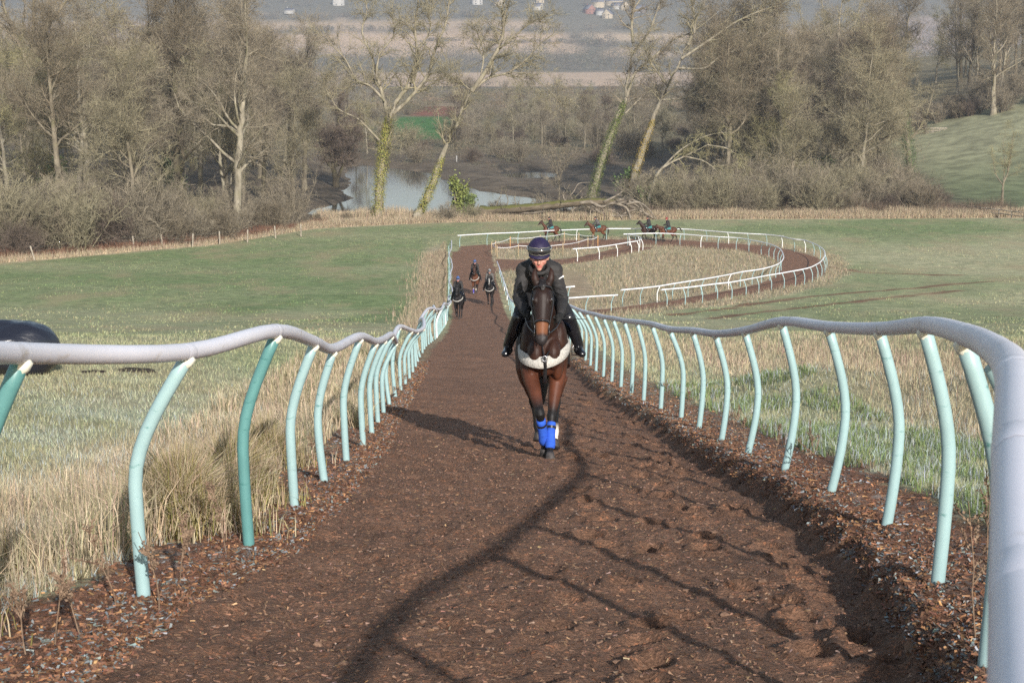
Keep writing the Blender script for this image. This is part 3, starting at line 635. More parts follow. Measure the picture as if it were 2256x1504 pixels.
def bark(name, c1, c2, scale=2.2):
    m, nt, b = new_mat(name); f = noise_fac(nt, scale, 6, stretch=(1, 1, 0.35)); g = noise_fac(nt, scale * 0.35, 3)
    c = ramp(nt, f, [(0.3, c1), (0.7, c2)]); c = mixc(nt, ramp(nt, g, [(0.5, (0, 0, 0)), (0.75, (0.55,) * 3)]), c, (0.13, 0.13, 0.05))
    nt.links.new(c, b.inputs["Base Color"]); b.inputs["Roughness"].default_value = 0.9; b.inputs["Specular IOR Level"].default_value = 0.1
    return m
M_BARK = bark("bark_grey", (0.09, 0.076, 0.055), (0.26, 0.225, 0.165)); M_BARKD = bark("bark_dark", (0.035, 0.03, 0.022), (0.095, 0.08, 0.055)); M_BARKP = bark("bark_pale", (0.11, 0.095, 0.07), (0.33, 0.295, 0.225))
def twig_mat(name, col, var=0.35):
    m, nt, b = new_mat(name); f = noise_fac(nt, 0.55, 3)
    nt.links.new(ramp(nt, f, [(0.3, tuple(x * (1 - var) for x in col)), (0.7, tuple(x * (1 + var) for x in col))]), b.inputs["Base Color"])
    b.inputs["Roughness"].default_value = 0.85; b.inputs["Specular IOR Level"].default_value = 0.1; return m
M_TW = [twig_mat("twigs_olive", (0.225, 0.20, 0.132)), twig_mat("twigs_grey", (0.21, 0.180, 0.132)), twig_mat("twigs_brown", (0.17, 0.142, 0.10)), twig_mat("twigs_yellow", (0.25, 0.228, 0.125)), twig_mat("twigs_plum", (0.13, 0.102, 0.080))]
M_IVYG = mat_attr("ivy_leaves", 0.6, 3, 0.7, 1.3, spec=0.3)

def tree_meshes(name, seed, trunk, r0, limbs=None, nl=12, ll=6.5, lang=42, nb=8, bl=2.6, nt_=9, tl=1.3, nn=7, nl2=0.75, up=0.35, t0=0.35, mats=None, wig=0.21, twr=0.010, rtip=0.12, droop=0.0):
    """trunk: local polyline. Returns (trunk mesh, crown mesh)."""
    g = np.random.default_rng(seed); tr = smoothpath(trunk, 4); K = len(tr); tr[1:-1] += g.normal(0, 0.04, (K - 2, 3)) * r0 * 3
    R0 = r0 * np.linspace(1, rtip, K); R0[0] *= 1.45; R0[1] *= 1.12
    T = tr[None]; TR = R0[None]; mb = MB(); v, f = tubes(T, TR, 9); mb.add(v, f4=f)
    sets = []
    if limbs:
        for lp, lr in limbs:
            L = smoothpath(lp, 4)[None]; LR = (lr * np.linspace(1, 0.18, L.shape[1]))[None]; v, f = tubes(L, LR, 7); mb.add(v, f4=f); sets.append((L, LR))
    B1, R1 = [], []
    if nl:
        l, lr = spawn(T, TR, nl, t0, 0.98, ll, 0.25, lang, 12, 7, up, wig, g, 0.5, 0.2); v, f = tubes(l, lr, 6); mb.add(v, f4=f)
    else: l = None
    cb = MB()
    def branches(P, R, n, L):
        b, br = spawn(P, R, n, 0.18, 0.97, L, 0.3, 40, 14, 6, up * 0.8 - droop, wig * 1.25, g, 0.5, 0.25); v, f = tubes(b, br, 4); cb.add(v, f4=f)
        t, tr_ = spawn(b, br, nt_, 0.12, 1.0, tl, 0.3, 38, 14, 4, up * 0.6 - droop, wig * 1.4, g, 0.55, 0.4); v, f = tubes(t, np.maximum(tr_, 0.008), 3); cb.add(v, f4=f)
        w, wr = spawn(t, tr_, nn, 0.1, 1.0, nl2, 0.35, 36, 16, 3, up * 0.4 - droop * 1.5, wig * 1.5, g, 0.7, 0.5); wr = np.full_like(wr, twr)
        v, a, b_, c = twig_tris(w, wr, g); cb.add(v, f3=np.vstack([a, b_, c]))
    if l is not None: branches(l, lr, nb, bl)
    for L, LR in sets: branches(L, LR, int(nb * 2.2), bl)
    if not l is None or not sets: pass
    branches(T[:, int(K * 0.45):], TR[:, int(K * 0.45):], nb, bl)
    return mb.mesh(name + "_trunk"), cb.mesh(name + "_crown")

def wood_mesh_clean(me, mats):
    me.materials.clear(); me.materials.append(mats); return me

def place_tree(name, meshes, loc, rz=0, sc=1.0, label="", group=None, cat="tree", mats=None):
    root = empty(name, loc, (0, 0, rz)); root.scale = (sc,) * 3; tag(root, label, cat, group)
    for nm, me in zip(("trunk", "crown"), meshes):
        o = bpy.data.objects.new(nm, me); COL.objects.link(o); o.parent = root
    return root

def ivy(parent, path, rads, n, seed, cols, size=0.15, spread=1.0):
    n = int(n * 1.9)
    g = np.random.default_rng(seed); P = smoothpath(path, 5); t = g.uniform(0, 1, n) * (len(P) - 1); i = np.minimum(t.astype(int), len(P) - 2); w = (t - i)[:, None]
    c = P[i] * (1 - w) + P[i + 1] * w; r = np.interp(t / (len(P) - 1), np.linspace(0, 1, len(rads)), rads); d = norm(g.normal(size=(n, 3)))
    c = c + d * (r * g.uniform(0.55, 1.15, n) * spread)[:, None]; u = perp(d, g); v = np.cross(d, u); s = (size * g.uniform(0.5, 1.3, n))[:, None]
    tw = g.normal(0, 0.4, (n, 3)); u = norm(u + tw); V = np.stack([c - u * s * 0.5, c + v * s * 0.35, c + u * s * 0.6, c - v * s * 0.35], 1).reshape(-1, 3)
    f = (np.arange(n) * 4)[:, None] + np.array([[0, 1, 2, 3]]); col = np.asarray(cols)[g.integers(0, len(cols), n)] * g.uniform(0.7, 1.3, (n, 1))
    return link("ivy", np_mesh("ivy", V, [f], np.repeat(col, 4, 0)), M_IVYG, parent, smooth=False)
IV_Y = [(0.22, 0.22, 0.05), (0.16, 0.18, 0.045), (0.28, 0.24, 0.06)]; IV_G = [(0.06, 0.10, 0.03), (0.09, 0.14, 0.04), (0.04, 0.07, 0.025)]; IV_O = [(0.34, 0.24, 0.05), (0.28, 0.2, 0.05), (0.2, 0.17, 0.05)]

def hero(name, D, trunk_px, r0, limbs_px, label, seed, mats=(None, 0), iv=None, wob=0.6, group=None, **kw):
    """trunk and limbs measured off the photograph at distance D, with their own depth"""
    g = np.random.default_rng(seed + 900); b = PX(*trunk_px[0], D); x0, y0 = b[0], b[1]; z0 = gz(x0, y0); org = np.array([x0, y0, z0])
    def W(pts, dz=0.0, base_fix=False):
        out = []; off = g.uniform(-1, 1) * wob
        for k, p in enumerate(pts):
            q = PX(p[0], p[1], D) ; q = q - b; q[1] += (off * k + (p[2] if len(p) > 2 else 0)) ; out.append(q)
        return np.array(out)
    tp = W(trunk_px); tp[:, 1] *= 0.6; tp = np.vstack([tp[0] - np.array([0, 0, 0.4]) - (0 if True else 0), tp[1:]]) if True else tp
    lm = []
    for lp, lr in limbs_px:
        q = W(lp); j = np.argmin(np.linalg.norm((tp - q[0])[:, [0, 2]], axis=1)); q[:, 1] += tp[j, 1] - q[0, 1]; lm.append((q + g.normal(0, .12, q.shape) * np.linspace(0, 1, len(q))[:, None], lr))
    ms = tree_meshes(name, seed, tp, r0, lm, **kw)
    bk = mats[0] or M_BARK; ms[0].materials.append(bk); ms[1].materials.append(M_TW[mats[1]])
    for m_ in ms: m_.polygons.foreach_set("use_smooth", np.ones(len(m_.polygons), bool))
    dz = org[2] - b[2]
    root = place_tree(name, ms, (x0, y0, b[2] if abs(dz) > 0 else b[2]), 0, 1, label, group)
    if dz < -0.3: ms[0].transform(Matrix.Identity(4))
    if iv:
        for (a, bb, rads, n, cols, sd) in iv:
            S = smoothpath(tp, 6); k0, k1 = int(a * len(S)), max(int(bb * len(S)), int(a * len(S)) + 3); ivy(root, S[k0:k1], rads, n, sd, cols)
    return root

def base_D(px, py):
    p = ground_px(px, py, 100, 1200); return float(p[1] * CP - p[2] * SP)
hero("ivy_clad_tree", base_D(830, 484), [(830, 484), (838, 400), (848, 320), (858, 262)], 0.62,
     [([(858, 262), (880, 215), (905, 185), (915, 150), (922, 110), (918, 60), (925, 10), (918, -50)], 0.30),
      ([(858, 262), (845, 215), (832, 175), (818, 120), (800, 70), (806, 20), (790, -40)], 0.27),
      ([(868, 250), (905, 215), (945, 165), (958, 110), (985, 50), (990, 0), (1005, -60)], 0.26),
      ([(848, 320), (822, 292), (790, 262), (750, 240), (728, 200), (716, 178)], 0.16),
      ([(850, 222), (820, 190), (790, 175), (765, 130), (735, 95), (712, 60)], 0.17),
      ([(832, 170), (838, 120), (870, 80), (868, 20), (875, -40)], 0.14),
      ([(925, 110), (950, 70), (945, 30), (960, -30)], 0.12)],
     "tall forked tree with yellow-green ivy round its trunk, standing at the water's edge", 21, mats=(M_BARKP, 0), nl=0, nb=11, bl=3.4, nt_=10, tl=1.6, nn=8, up=0.25,
     iv=[(0.08, 1.0, [0.8, 0.95, 0.9, 0.6], 3600, IV_Y, 1)], t0=0.9)
hero("leaning_tree", base_D(912, 486), [(912, 486), (945, 425), (975, 345), (1010, 260), (1040, 200)], 0.55,
     [([(1040, 200), (1065, 165), (1085, 130), (1108, 85), (1112, 40), (1120, 0), (1105, -50)], 0.30),
      ([(1050, 190), (1080, 170), (1120, 160), (1160, 130), (1195, 95), (1225, 70)], 0.2),
      ([(1075, 165), (1100, 110), (1140, 75), (1180, 45), (1230, 30)], 0.16),
      ([(1060, 170), (1065, 120), (1055, 80), (1030, 50)], 0.12), ([(1120, 160), (1160, 165), (1200, 190), (1240, 235)], 0.08), ([(1040, 200), (1010, 180), (975, 168)], 0.09)],
     "pale bare tree leaning over the pond, ivy patches low on its trunk", 22, mats=(M_BARKP, 0), nl=0, nb=10, bl=3.0, nt_=10, tl=1.6, nn=8, up=0.12,
     iv=[(0.08, 0.55, [0.6, 0.75, 0.7, 0.35], 1800, IV_Y, 2)], t0=0.9)
hero("ivy_clad_tree", base_D(1300, 452), [(1300, 452), (1315, 390), (1345, 300), (1375, 225), (1385, 160), (1395, 95)], 0.55,
     [([(1395, 95), (1392, 50), (1400, 10), (1440, -30)], 0.25), ([(1380, 215), (1400, 160), (1440, 125), (1480, 90), (1530, 70), (1580, 35)], 0.24), ([(1392, 120), (1430, 70), (1450, 20), (1470, -30)], 0.2),
      ([(1378, 250), (1420, 210), (1470, 180)], 0.13)],
     "leaning bare tree with green ivy up its lower trunk beside the fallen log", 23, mats=(M_BARKP, 1), nl=0, nb=11, bl=3.2, nt_=10, tl=1.5, nn=8, up=0.2,
     iv=[(0.02, 0.62, [0.95, 0.95, 0.85, 0.5], 3600, [(0.10, 0.13, 0.035), (0.14, 0.16, 0.045)], 3)], t0=0.9)
hero("leaning_tree", base_D(1385, 442), [(1385, 442), (1400, 380), (1430, 290), (1455, 220), (1490, 150), (1515, 100)], 0.58,
     [([(1515, 100), (1530, 60), (1525, 10), (1520, -40)], 0.28), ([(1500, 130), (1560, 90), (1620, 50), (1690, 20), (1740, 10)], 0.22), ([(1470, 190), (1440, 150), (1420, 110), (1430, 60)], 0.15),
      ([(1490, 150), (1550, 150), (1590, 120), (1660, 95), (1700, 60)], 0.18), ([(1455, 220), (1510, 215), (1560, 190), (1620, 185), (1650, 200)], 0.15)],
     "big leaning tree with pale trunk and amber ivy, arching over the far horses", 24, mats=(M_BARKP, 0), nl=0, nb=12, bl=3.4, nt_=10, tl=1.7, nn=8, up=0.05, droop=0.05,
     iv=[(0.1, 0.5, [0.65, 0.8, 0.7, 0.4], 2000, IV_O, 4)], t0=0.9)
hero("mossy_tree", base_D(1425, 462), [(1425, 462), (1438, 410), (1460, 370), (1510, 345), (1560, 320)], 0.3,
     [([(1460, 370), (1500, 330), (1560, 300), (1620, 290)], 0.14), ([(1510, 345), (1560, 360), (1600, 400), (1625, 440)], 0.12), ([(1560, 320), (1610, 330), (1640, 380), (1650, 430)], 0.1)],
     "small mossy tree bent sideways with yellowish drooping twigs, right of the fallen log", 25, mats=(M_BARKP, 3), nl=0, nb=7, bl=2.2, nt_=8, tl=1.3, nn=8, up=0.0, droop=0.25, t0=0.9)
hero("straight_tree", base_D(521, 520), [(521, 520), (524, 430), (530, 330), (537, 240), (545, 150), (548, 40), (550, -60)], 0.50, [],
     "straight pale-trunked tree at the fence line, taller than its neighbours on the left", 26, mats=(M_BARKP, 1), nl=20, ll=7.5, nb=8, bl=2.8, nt_=8, tl=1.3, nn=7, up=0.45, t0=0.22)
hero("tall_tree", base_D(72, 480), [(72, 480), (70, 380), (68, 260), (72, 160), (75, 60), (80, -60)], 0.62,
     [([(70, 160), (40, 80), (20, 20), (5, -50)], 0.3), ([(72, 130), (110, 60), (150, 10), (180, -40)], 0.3), ([(70, 260), (30, 200), (-10, 160)], 0.14)],
     "thick-trunked tree rising out of frame at the far left of the wood", 27, mats=(M_BARK, 1), nl=12, ll=8, nb=8, bl=3, nt_=8, tl=1.4, nn=6, up=0.35, t0=0.4)
hero("ivy_clad_tree", base_D(390, 470), [(396, 470), (396, 400), (390, 340), (388, 280), (380, 200)], 0.32, [],
     "slender tree with a bright yellow ivy sleeve inside the left wood", 28, mats=(M_BARKP, 1), nl=10, ll=5, nb=7, bl=2.4, nt_=8, tl=1.2, nn=6, up=0.35, t0=0.4, iv=[(0.05, 0.62, [0.5, 0.55, 0.4], 620, [(0.45, 0.36, 0.05), (0.35, 0.30, 0.06)], 6)])
hero("dark_pond_tree", base_D(742, 412), [(742, 418), (738, 380), (735, 345), (742, 300)], 0.6,
     [([(742, 400), (760, 355), (785, 310), (790, 260)], 0.3), ([(738, 380), (725, 330), (705, 270), (690, 230)], 0.3), ([(742, 300), (750, 240), (740, 200)], 0.25)],
     "round-headed dark tree on the muddy bank, left of the pond", 29, mats=(M_BARKD, 4), nl=14, ll=6, nb=10, bl=2.4, nt_=10, tl=1.2, nn=10, up=0.25, t0=0.35)
hero("forked_tree", base_D(1828, 395), [(1828, 395), (1826, 330), (1822, 270), (1825, 210), (1838, 140), (1842, 60), (1848, 0)], 0.55,
     [([(1822, 200), (1795, 160), (1780, 120), (1770, 60), (1760, 0)], 0.22), ([(1832, 170), (1860, 110), (1880, 50), (1900, -10)], 0.2), ([(1826, 280), (1865, 250), (1890, 210), (1920, 170)], 0.2), ([(1838, 120), (1810, 60), (1805, 0)], 0.16)],
     "tall pale many-limbed tree rising in the middle of the right-hand wood", 30, mats=(M_BARKP, 0), nl=9, ll=6, nb=8, bl=2.8, nt_=8, tl=1.4, nn=7, up=0.4, t0=0.4)
hero("forked_tree", base_D(1902, 395), [(1902, 398), (1902, 350), (1905, 300), (1912, 240), (1920, 160)], 0.5,
     [([(1902, 350), (1885, 310), (1870, 260), (1860, 200)], 0.25), ([(1905, 330), (1925, 280), (1945, 220), (1960, 140)], 0.28)],
     "fork-trunked tree standing in the open gap beside the green slope", 31, mats=(M_BARK, 0), nl=8, ll=6, nb=8, bl=2.8, nt_=8, tl=1.4, nn=7, up=0.35, t0=0.5)
hero("ivy_clad_tree", base_D(2005, 400), [(2005, 402), (2003, 350), (1996, 290), (1992, 230), (1998, 170)], 0.6,
     [([(2003, 310), (2025, 285), (2045, 240), (2060, 190)], 0.2), ([(1996, 250), (1970, 210), (1950, 150)], 0.2)],
     "dark ivy column of a tree at the edge of the green slope", 32, mats=(M_BARK, 0), nl=8, ll=5.5, nb=8, bl=2.5, nt_=8, tl=1.3, nn=7, up=0.3, t0=0.5,
     iv=[(0.0, 0.9, [1.3, 1.35, 1.1, 0.8], 3800, IV_G, 7)])
hero("hillside_tree", base_D(2192, 252), [(2188, 252), (2186, 190), (2184, 120), (2186, 50), (2188, -40)], 0.55, [],
     "tall cone-shaped bare tree on the skyline hedge above the green slope", 33, mats=(M_BARKP, 2), nl=26, ll=7.5, lang=38, nb=8, bl=2.8, nt_=8, tl=1.3, nn=7, up=0.5, t0=0.16)
hero("young_tree", base_D(2208, 452), [(2207, 452), (2208, 425), (2208, 405), (2218, 375), (2222, 340), (2226, 290)], 0.2,
     [([(2208, 408), (2195, 385), (2192, 355), (2190, 325)], 0.09), ([(2208, 400), (2212, 360), (2210, 320), (2214, 290)], 0.07)],
     "young bare tree alone on the green slope above the dark lane", 34, mats=(M_BARK, 3), nl=9, ll=2.6, nb=5, bl=1.2, nt_=6, tl=0.7, nn=6, nl2=0.4, up=0.6, t0=0.45, twr=0.006)
hero("bare_sapling", base_D(1235, 440), [(1232, 470), (1232, 420), (1226, 370), (1215, 330)], 0.14,
     [([(1230, 400), (1245, 360), (1262, 330)], 0.07), ([(1228, 385), (1205, 345), (1190, 320)], 0.06)],
     "thin crooked sapling standing behind the mossy fallen trunk", 35, mats=(M_BARK, 1), nl=8, ll=3, nb=6, bl=1.4, nt_=7, tl=0.8, nn=6, nl2=0.5, up=0.3, t0=0.3)
hero("low_spreading_tree", base_D(105, 548), [(103, 548), (104, 520), (112, 495), (128, 475)], 0.32,
     [([(104, 520), (85, 492), (50, 485), (0, 500), (-50, 510)], 0.16), ([(128, 475), (170, 470), (230, 480), (262, 520)], 0.16), ([(112, 495), (105, 450), (150, 430), (200, 440)], 0.14), ([(128, 475), (150, 500), (165, 530)], 0.1), ([(108, 500), (60, 460), (30, 440)], 0.12)],
     "low spreading tree arching over dark shade at the left fence", 36, mats=(M_BARKP, 1), nl=8, ll=4, nb=8, bl=2.4, nt_=9, tl=1.2, nn=8, up=0.15, droop=0.15, t0=0.3)

# prototypes for the rest of the woods
def std(seed, H, r0, lean=0.0, **kw):
    g = np.random.default_rng(seed); z = np.linspace(0, H * 0.86, 6); P = np.stack([g.normal(0, 0.35, 6).cumsum() * 0.5 + lean * z, g.normal(0, 0.35, 6).cumsum() * 0.5, z], -1); P[0] = (0, 0, -0.5)
    return tree_meshes("bare_tree", seed, P, r0, None, **kw)
PROT = []
for k, (H, r, nl, ll, ang, t0, up, bk, tw) in enumerate([(22, .34, 18, 6.2, 42, .30, .4, M_BARK, 1), (20, .30, 17, 6.0, 48, .28, .3, M_BARKP, 0), (25, .40, 20, 6.8, 38, .30, .5, M_BARK, 2), (18, .28, 16, 5.6, 50, .25, .25, M_BARKP, 3),
                                                         (23, .36, 20, 5.6, 34, .22, .5, M_BARKD, 2), (16, .26, 16, 5.4, 52, .22, .2, M_BARK, 0), (21, .33, 18, 6.0, 45, .3, .35, M_BARKP, 1), (19, .3, 17, 6.0, 44, .24, .3, M_BARKD, 4)]):
    ms = std(200 + k, H, r, lean=[0.03, -0.05, 0, 0.08, 0, -0.04, 0.05, 0][k], nl=nl, ll=ll, lang=ang, nb=9, bl=2.8, nt_=8, tl=1.4, nn=6, up=up, t0=t0, nl2=0.85, twr=0.0085)
    ms[0].materials.append(bk); ms[1].materials.append(M_TW[tw]); PROT.append((ms, H))
def shrub_mesh(seed, H, W, n, mat, twr=0.008, up=0.25):
    g = np.random.default_rng(seed); k = 6; N = n; P = np.zeros((N, k, 3)); a = g.uniform(0, 2 * math.pi, N); sp = g.uniform(0.1, 1, N) * W; c = np.stack([np.cos(a) * sp * 0.25, np.sin(a) * sp * 0.25, np.full(N, -0.1)], -1)
    d = norm(np.stack([np.cos(a) * sp / H * 0.8, np.sin(a) * sp / H * 0.8, np.ones(N)], -1)); P[:, 0] = c; st = H * g.uniform(0.55, 1.0, N)[:, None] / (k - 1)
    for s in range(1, k): d = norm(d + g.normal(0, 0.13, d.shape)); c = c + d * st; P[:, s] = c
    R = 0.05 * np.linspace(1, 0.3, k)[None].repeat(N, 0); cb = MB(); v, f = tubes(P, R, 4); cb.add(v, f4=f)
    b, br = spawn(P, R, 10, 0.12, 1.0, H * 0.32, 0.3, 42, 15, 5, up, 0.25, g, 0.5, 0.35); v, f = tubes(b, np.maximum(br, 0.01), 3); cb.add(v, f4=f)
    w, wr = spawn(b, br, 14, 0.05, 1.0, 0.7, 0.35, 42, 16, 3, up * 0.5, 0.3, g, 0.7, 0.5); wr[:] = twr; v, x, y, z = twig_tris(w, wr, g); cb.add(v, f3=np.vstack([x, y, z]))
    me = cb.mesh("shrub"); me.materials.append(mat); return me
SHR = [shrub_mesh(301, 4.5, 3.6, 34, M_TW[1]), shrub_mesh(302, 3.6, 3.2, 30, M_TW[2]), shrub_mesh(303, 5.5, 4.2, 38, M_TW[0]), shrub_mesh(304, 3.0, 3.0, 30, M_TW[4]), shrub_mesh(305, 6.5, 4.0, 36, M_TW[1])]

def bare(x, y, k, sc, rz, label, group, name="bare_tree"):
    ms, H = PROT[k]; return place_tree(name, ms, (x, y, gz(x, y) - 0.1), rz, sc, label, group)
def shrub(x, y, k, sc, rz, label, group, zs=1.0):
    o = bpy.data.objects.new("shrub", SHR[k]); COL.objects.link(o); o.location = (x, y, gz(x, y) - 0.05); o.rotation_euler = (0, 0, rz); o.scale = (sc, sc, sc * zs); tag(o, label, "shrub", group)
W = np.random.default_rng(77)
def scatter(n, xr_, yr_, mind, ok=lambda x, y: True):
    out = []; tries = 0
    while len(out) < n and tries < 6000:
        tries += 1; x = W.uniform(*xr_); y = W.uniform(*yr_)
        if ok(x, y) and all((x - a) ** 2 + (y - b) ** 2 > mind ** 2 for a, b in out): out.append((x, y))
    return out
PN = np.asarray(POND)
def dry(x, y, m=2.0): return all(poly_sd(np.array([x]), np.array([y]), p)[0] > m for p in (POND, POND2, POND3))
# left wood, behind the wire fence
def okL(x, y): return y > edge_y(x) + 8 and x < -0.126 * y + 0 and dry(x, y)
for i, (x, y) in enumerate(scatter(95, (-125, -20), (156, 330), 5.2, okL)):
    zone = "front row" if y < 200 else "depths"
    bare(x, y, int(W.integers(0, 8)), W.uniform(0.95, 1.4), W.uniform(0, 6.28), "bare twiggy tree in the %s of the left wood behind the wire fence" % zone, "bare trees in the %s of the left wood" % zone)
for i, (x, y) in enumerate(scatter(85, (-75, -19), (143, 215), 2.9, lambda x, y: edge_y(x) + 3.0 < y < edge_y(x) + 22 and dry(x, y) and x < -0.137 * y)):
    shrub(x, y, int(W.integers(0, 5)), W.uniform(1.0, 1.8) * (1.0 if x < -36 else 0.62), W.uniform(0, 6.28), "tangled grey-brown shrub along the front of the left wood", "shrubs along the left wood edge")
# far side of the valley floor behind the left wood
for i, (x, y) in enumerate(scatter(50, (-210, -42), (330, 560), 9, lambda x, y: x < -0.105 * y)):
    bare(x, y, int(W.integers(0, 8)), W.uniform(1.0, 1.4), W.uniform(0, 6.28), "distant bare tree beyond the left wood", "distant trees beyond the left wood")
# right wood
def okR(x, y): return x > 0.118 * y and x < 0.225 * y and dry(x, y)
for i, (x, y) in enumerate(scatter(66, (24, 84), (214, 345), 5.0, okR)):
    bare(x, y, int(W.integers(0, 8)), W.uniform(0.9, 1.32), W.uniform(0, 6.28), "bare tree crowded into the right-hand wood", "bare trees of the right-hand wood")
for i, (x, y) in enumerate(scatter(70, (18, 58), (202, 230), 2.5, lambda x, y: x > 0.075 * y and x < 0.262 * y and dry(x, y, 1))):
    shrub(x, y, int(W.integers(0, 5)), W.uniform(0.75, 1.35), W.uniform(0, 6.28), "dense bramble and thorn shrub below the right-hand wood", "shrubs below the right-hand wood", 0.9)
# trees on the hill line to the right
for i, (x, y) in enumerate(scatter(46, (68, 190), (322, 420), 5.5, lambda x, y: 0.20 * y < x < 0.46 * y and y > 330 - (x - 100) * 0.1)):
    bare(x, y, int(W.integers(0, 8)), W.uniform(0.9, 1.25), W.uniform(0, 6.28), "bare tree in the hilltop hedge above the green slope", "bare trees of the hilltop hedge")
for i, (x, y) in enumerate(scatter(60, (66, 150), (316, 338), 2.2)):
    shrub(x, y, int(W.integers(0, 5)), W.uniform(0.6, 1.15), W.uniform(0, 6.28), "rusty hedge shrub along the top of the green slope", "hedge shrubs on the slope top")
# scrub beyond the pond
for i, (x, y) in enumerate(scatter(130, (-56, 72), (310, 560), 4.8, lambda x, y: -0.105 * y < x < 0.135 * y and dry(x, y, 3) and not (-38 < x < -14 and 395 < y < 545))):
    shrub(x, y, int(W.integers(0, 5)), W.uniform(0.8, 1.35), W.uniform(0, 6.28), "grey-olive willow scrub beyond the pond", "willow scrub beyond the pond", W.uniform(0.7, 1.0))
for i, (x, y) in enumerate(scatter(60, (-70, 100), (320, 640), 8, lambda x, y: dry(x, y, 4) and -0.12 * y < x < 0.17 * y and not (-44 < x < -12 and 380 < y < 660))):
    bare(x, y, int(W.integers(0, 8)), W.uniform(0.35, 0.68), W.uniform(0, 6.28), "small bare tree in the scrub beyond the pond", "small trees in the scrub beyond the pond")
# thin stems and shrubs on the near bank of the pond
for x_, y_, s_ in [(985, 488, .55), (1040, 486, .4), (1095, 478, .6), (1165, 478, .5), (1200, 474, .6), (1330, 470, .55), (1290, 476, .5), (700, 492, .35), (765, 490, .35), (1245, 480, .5), (1500, 478, .5), (1540, 474, .6)]:
    p = ground_px(x_, y_, 100); shrub(p[0], p[1], int(W.integers(0, 4)), s_, W.uniform(0, 6), "wispy bare shrub on the near bank of the pond", "wispy shrubs on the pond bank")
# ------------------------------------------------------------------ grass, straw, reeds, chips (ground cover)
M_BLADE = mat_attr("grass_blades", 0.75, 2, 0.85, 1.15, spec=0.15, trans=0.25)
def blades(name, X, Y, H, Wd_, col, g, lean=0.35, two=True, zoff=-0.01, bend=0.5):
    n = len(X); Z = height(X, Y) + zoff; a = g.uniform(0, 2 * math.pi, n); w = np.stack([np.cos(a), np.sin(a), np.zeros(n)], -1) * (Wd_ / 2)[:, None]
    b = g.uniform(0, 2 * math.pi, n); ln = np.abs(g.normal(0, lean, n)) * H; d = np.stack([np.cos(b) * ln, np.sin(b) * ln, np.zeros(n)], -1)
    P = np.stack([X, Y, Z], -1); up = np.stack([np.zeros(n), np.zeros(n), H], -1)
    if two:
        m = P + up * 0.55 + d * 0.3; t = P + up * (1 - 0.3 * np.clip(ln / (H + 1e-6), 0, 1))[:, None] + d
        V = np.stack([P - w, P + w, m - w * 0.8, m + w * 0.8, t], 1).reshape(-1, 3); k = (np.arange(n) * 5)[:, None]
        F = [k + np.array([[2, 3, 4]]), k + np.array([[0, 1, 3, 2]])]; rep = 5
    else:
        V = np.stack([P - w, P + w, P + up + d], 1).reshape(-1, 3); k = (np.arange(n) * 3)[:, None]; F = [k + np.array([[0, 1, 2]])]; rep = 3
    return tag(link(name, np_mesh(name, V, F, np.repeat(col, rep, 0)), M_BLADE, smooth=False), kind="stuff")
GR = np.random.default_rng(99)
def cone_pts(n, y0, y1, xa, xb, power=1.0):
    """points at distances y0..y1 (denser near), spread over the width between lines xa*y+xb"""
    u = GR.uniform(0, 1, n); y = (y0 ** (1 - power) + u * (y1 ** (1 - power) - y0 ** (1 - power))) ** (1 / (1 - power)) if power != 1 else y0 * (y1 / y0) ** u
    x = GR.uniform(-1, 1, n) * (0.36 * y + 1.2); return x, y
def jit(c, n, a=0.25): return np.clip(c * (1 + GR.normal(0, a, (n, 1))) * (1 + GR.normal(0, 0.05, (n, 3))), 0.01, 0.9)
# short frosted turf, near field on both sides
x, y = cone_pts(420000, 4.5, 75, 0, 0, 1.0)
c, dmask, st = surf_color(x, y); xl, xr = railL(y), railR(y)
keep = (dmask < 0.1) & (GR.uniform(0, 1, len(x)) < sstep(75, 38, y)) & ((x < xl - 0.5) | (x > xr + 0.7)); x, y, c, st = x[keep], y[keep], c[keep], st[keep]; n = len(x)
H = GR.uniform(0.035, 0.085, n) * (1 + 0.9 * st) * (1 + y / 90); Wb = 0.0035 + y * 0.00030
cc = jit(c * 1.1, n, 0.28); fz = (GR.uniform(0, 1, n) < 0.18 * sstep(40, 12, y))[:, None]; cc = np.where(fz, FROST * 0.95, cc)
blades("turf", x, y, H, Wb, cc, GR, 0.5, two=False)
n = 150000; y = GR.uniform(60, 192, n) ** 1.0; x = GR.uniform(-1, 1, n) * (0.36 * y + 2); c, dm, st = surf_color(x, y); tn = fbm(x / 2.2, y / 3.5, 4, 161)
k = (dm < 0.1) & (y < edge_y(x) - 1) & (GR.uniform(0, 1, n) < 0.5 * sstep(0.42, 0.66, tn)); x, y, c = x[k], y[k], c[k]; n = len(x)
blades("turf", x, y, GR.uniform(0.05, 0.15, n), np.full(n, 0.07), jit(np.where(GR.uniform(0, 1, (n, 1)) < 0.08, STRAW * 0.7, c), n, 0.22), GR, 0.6, two=False)
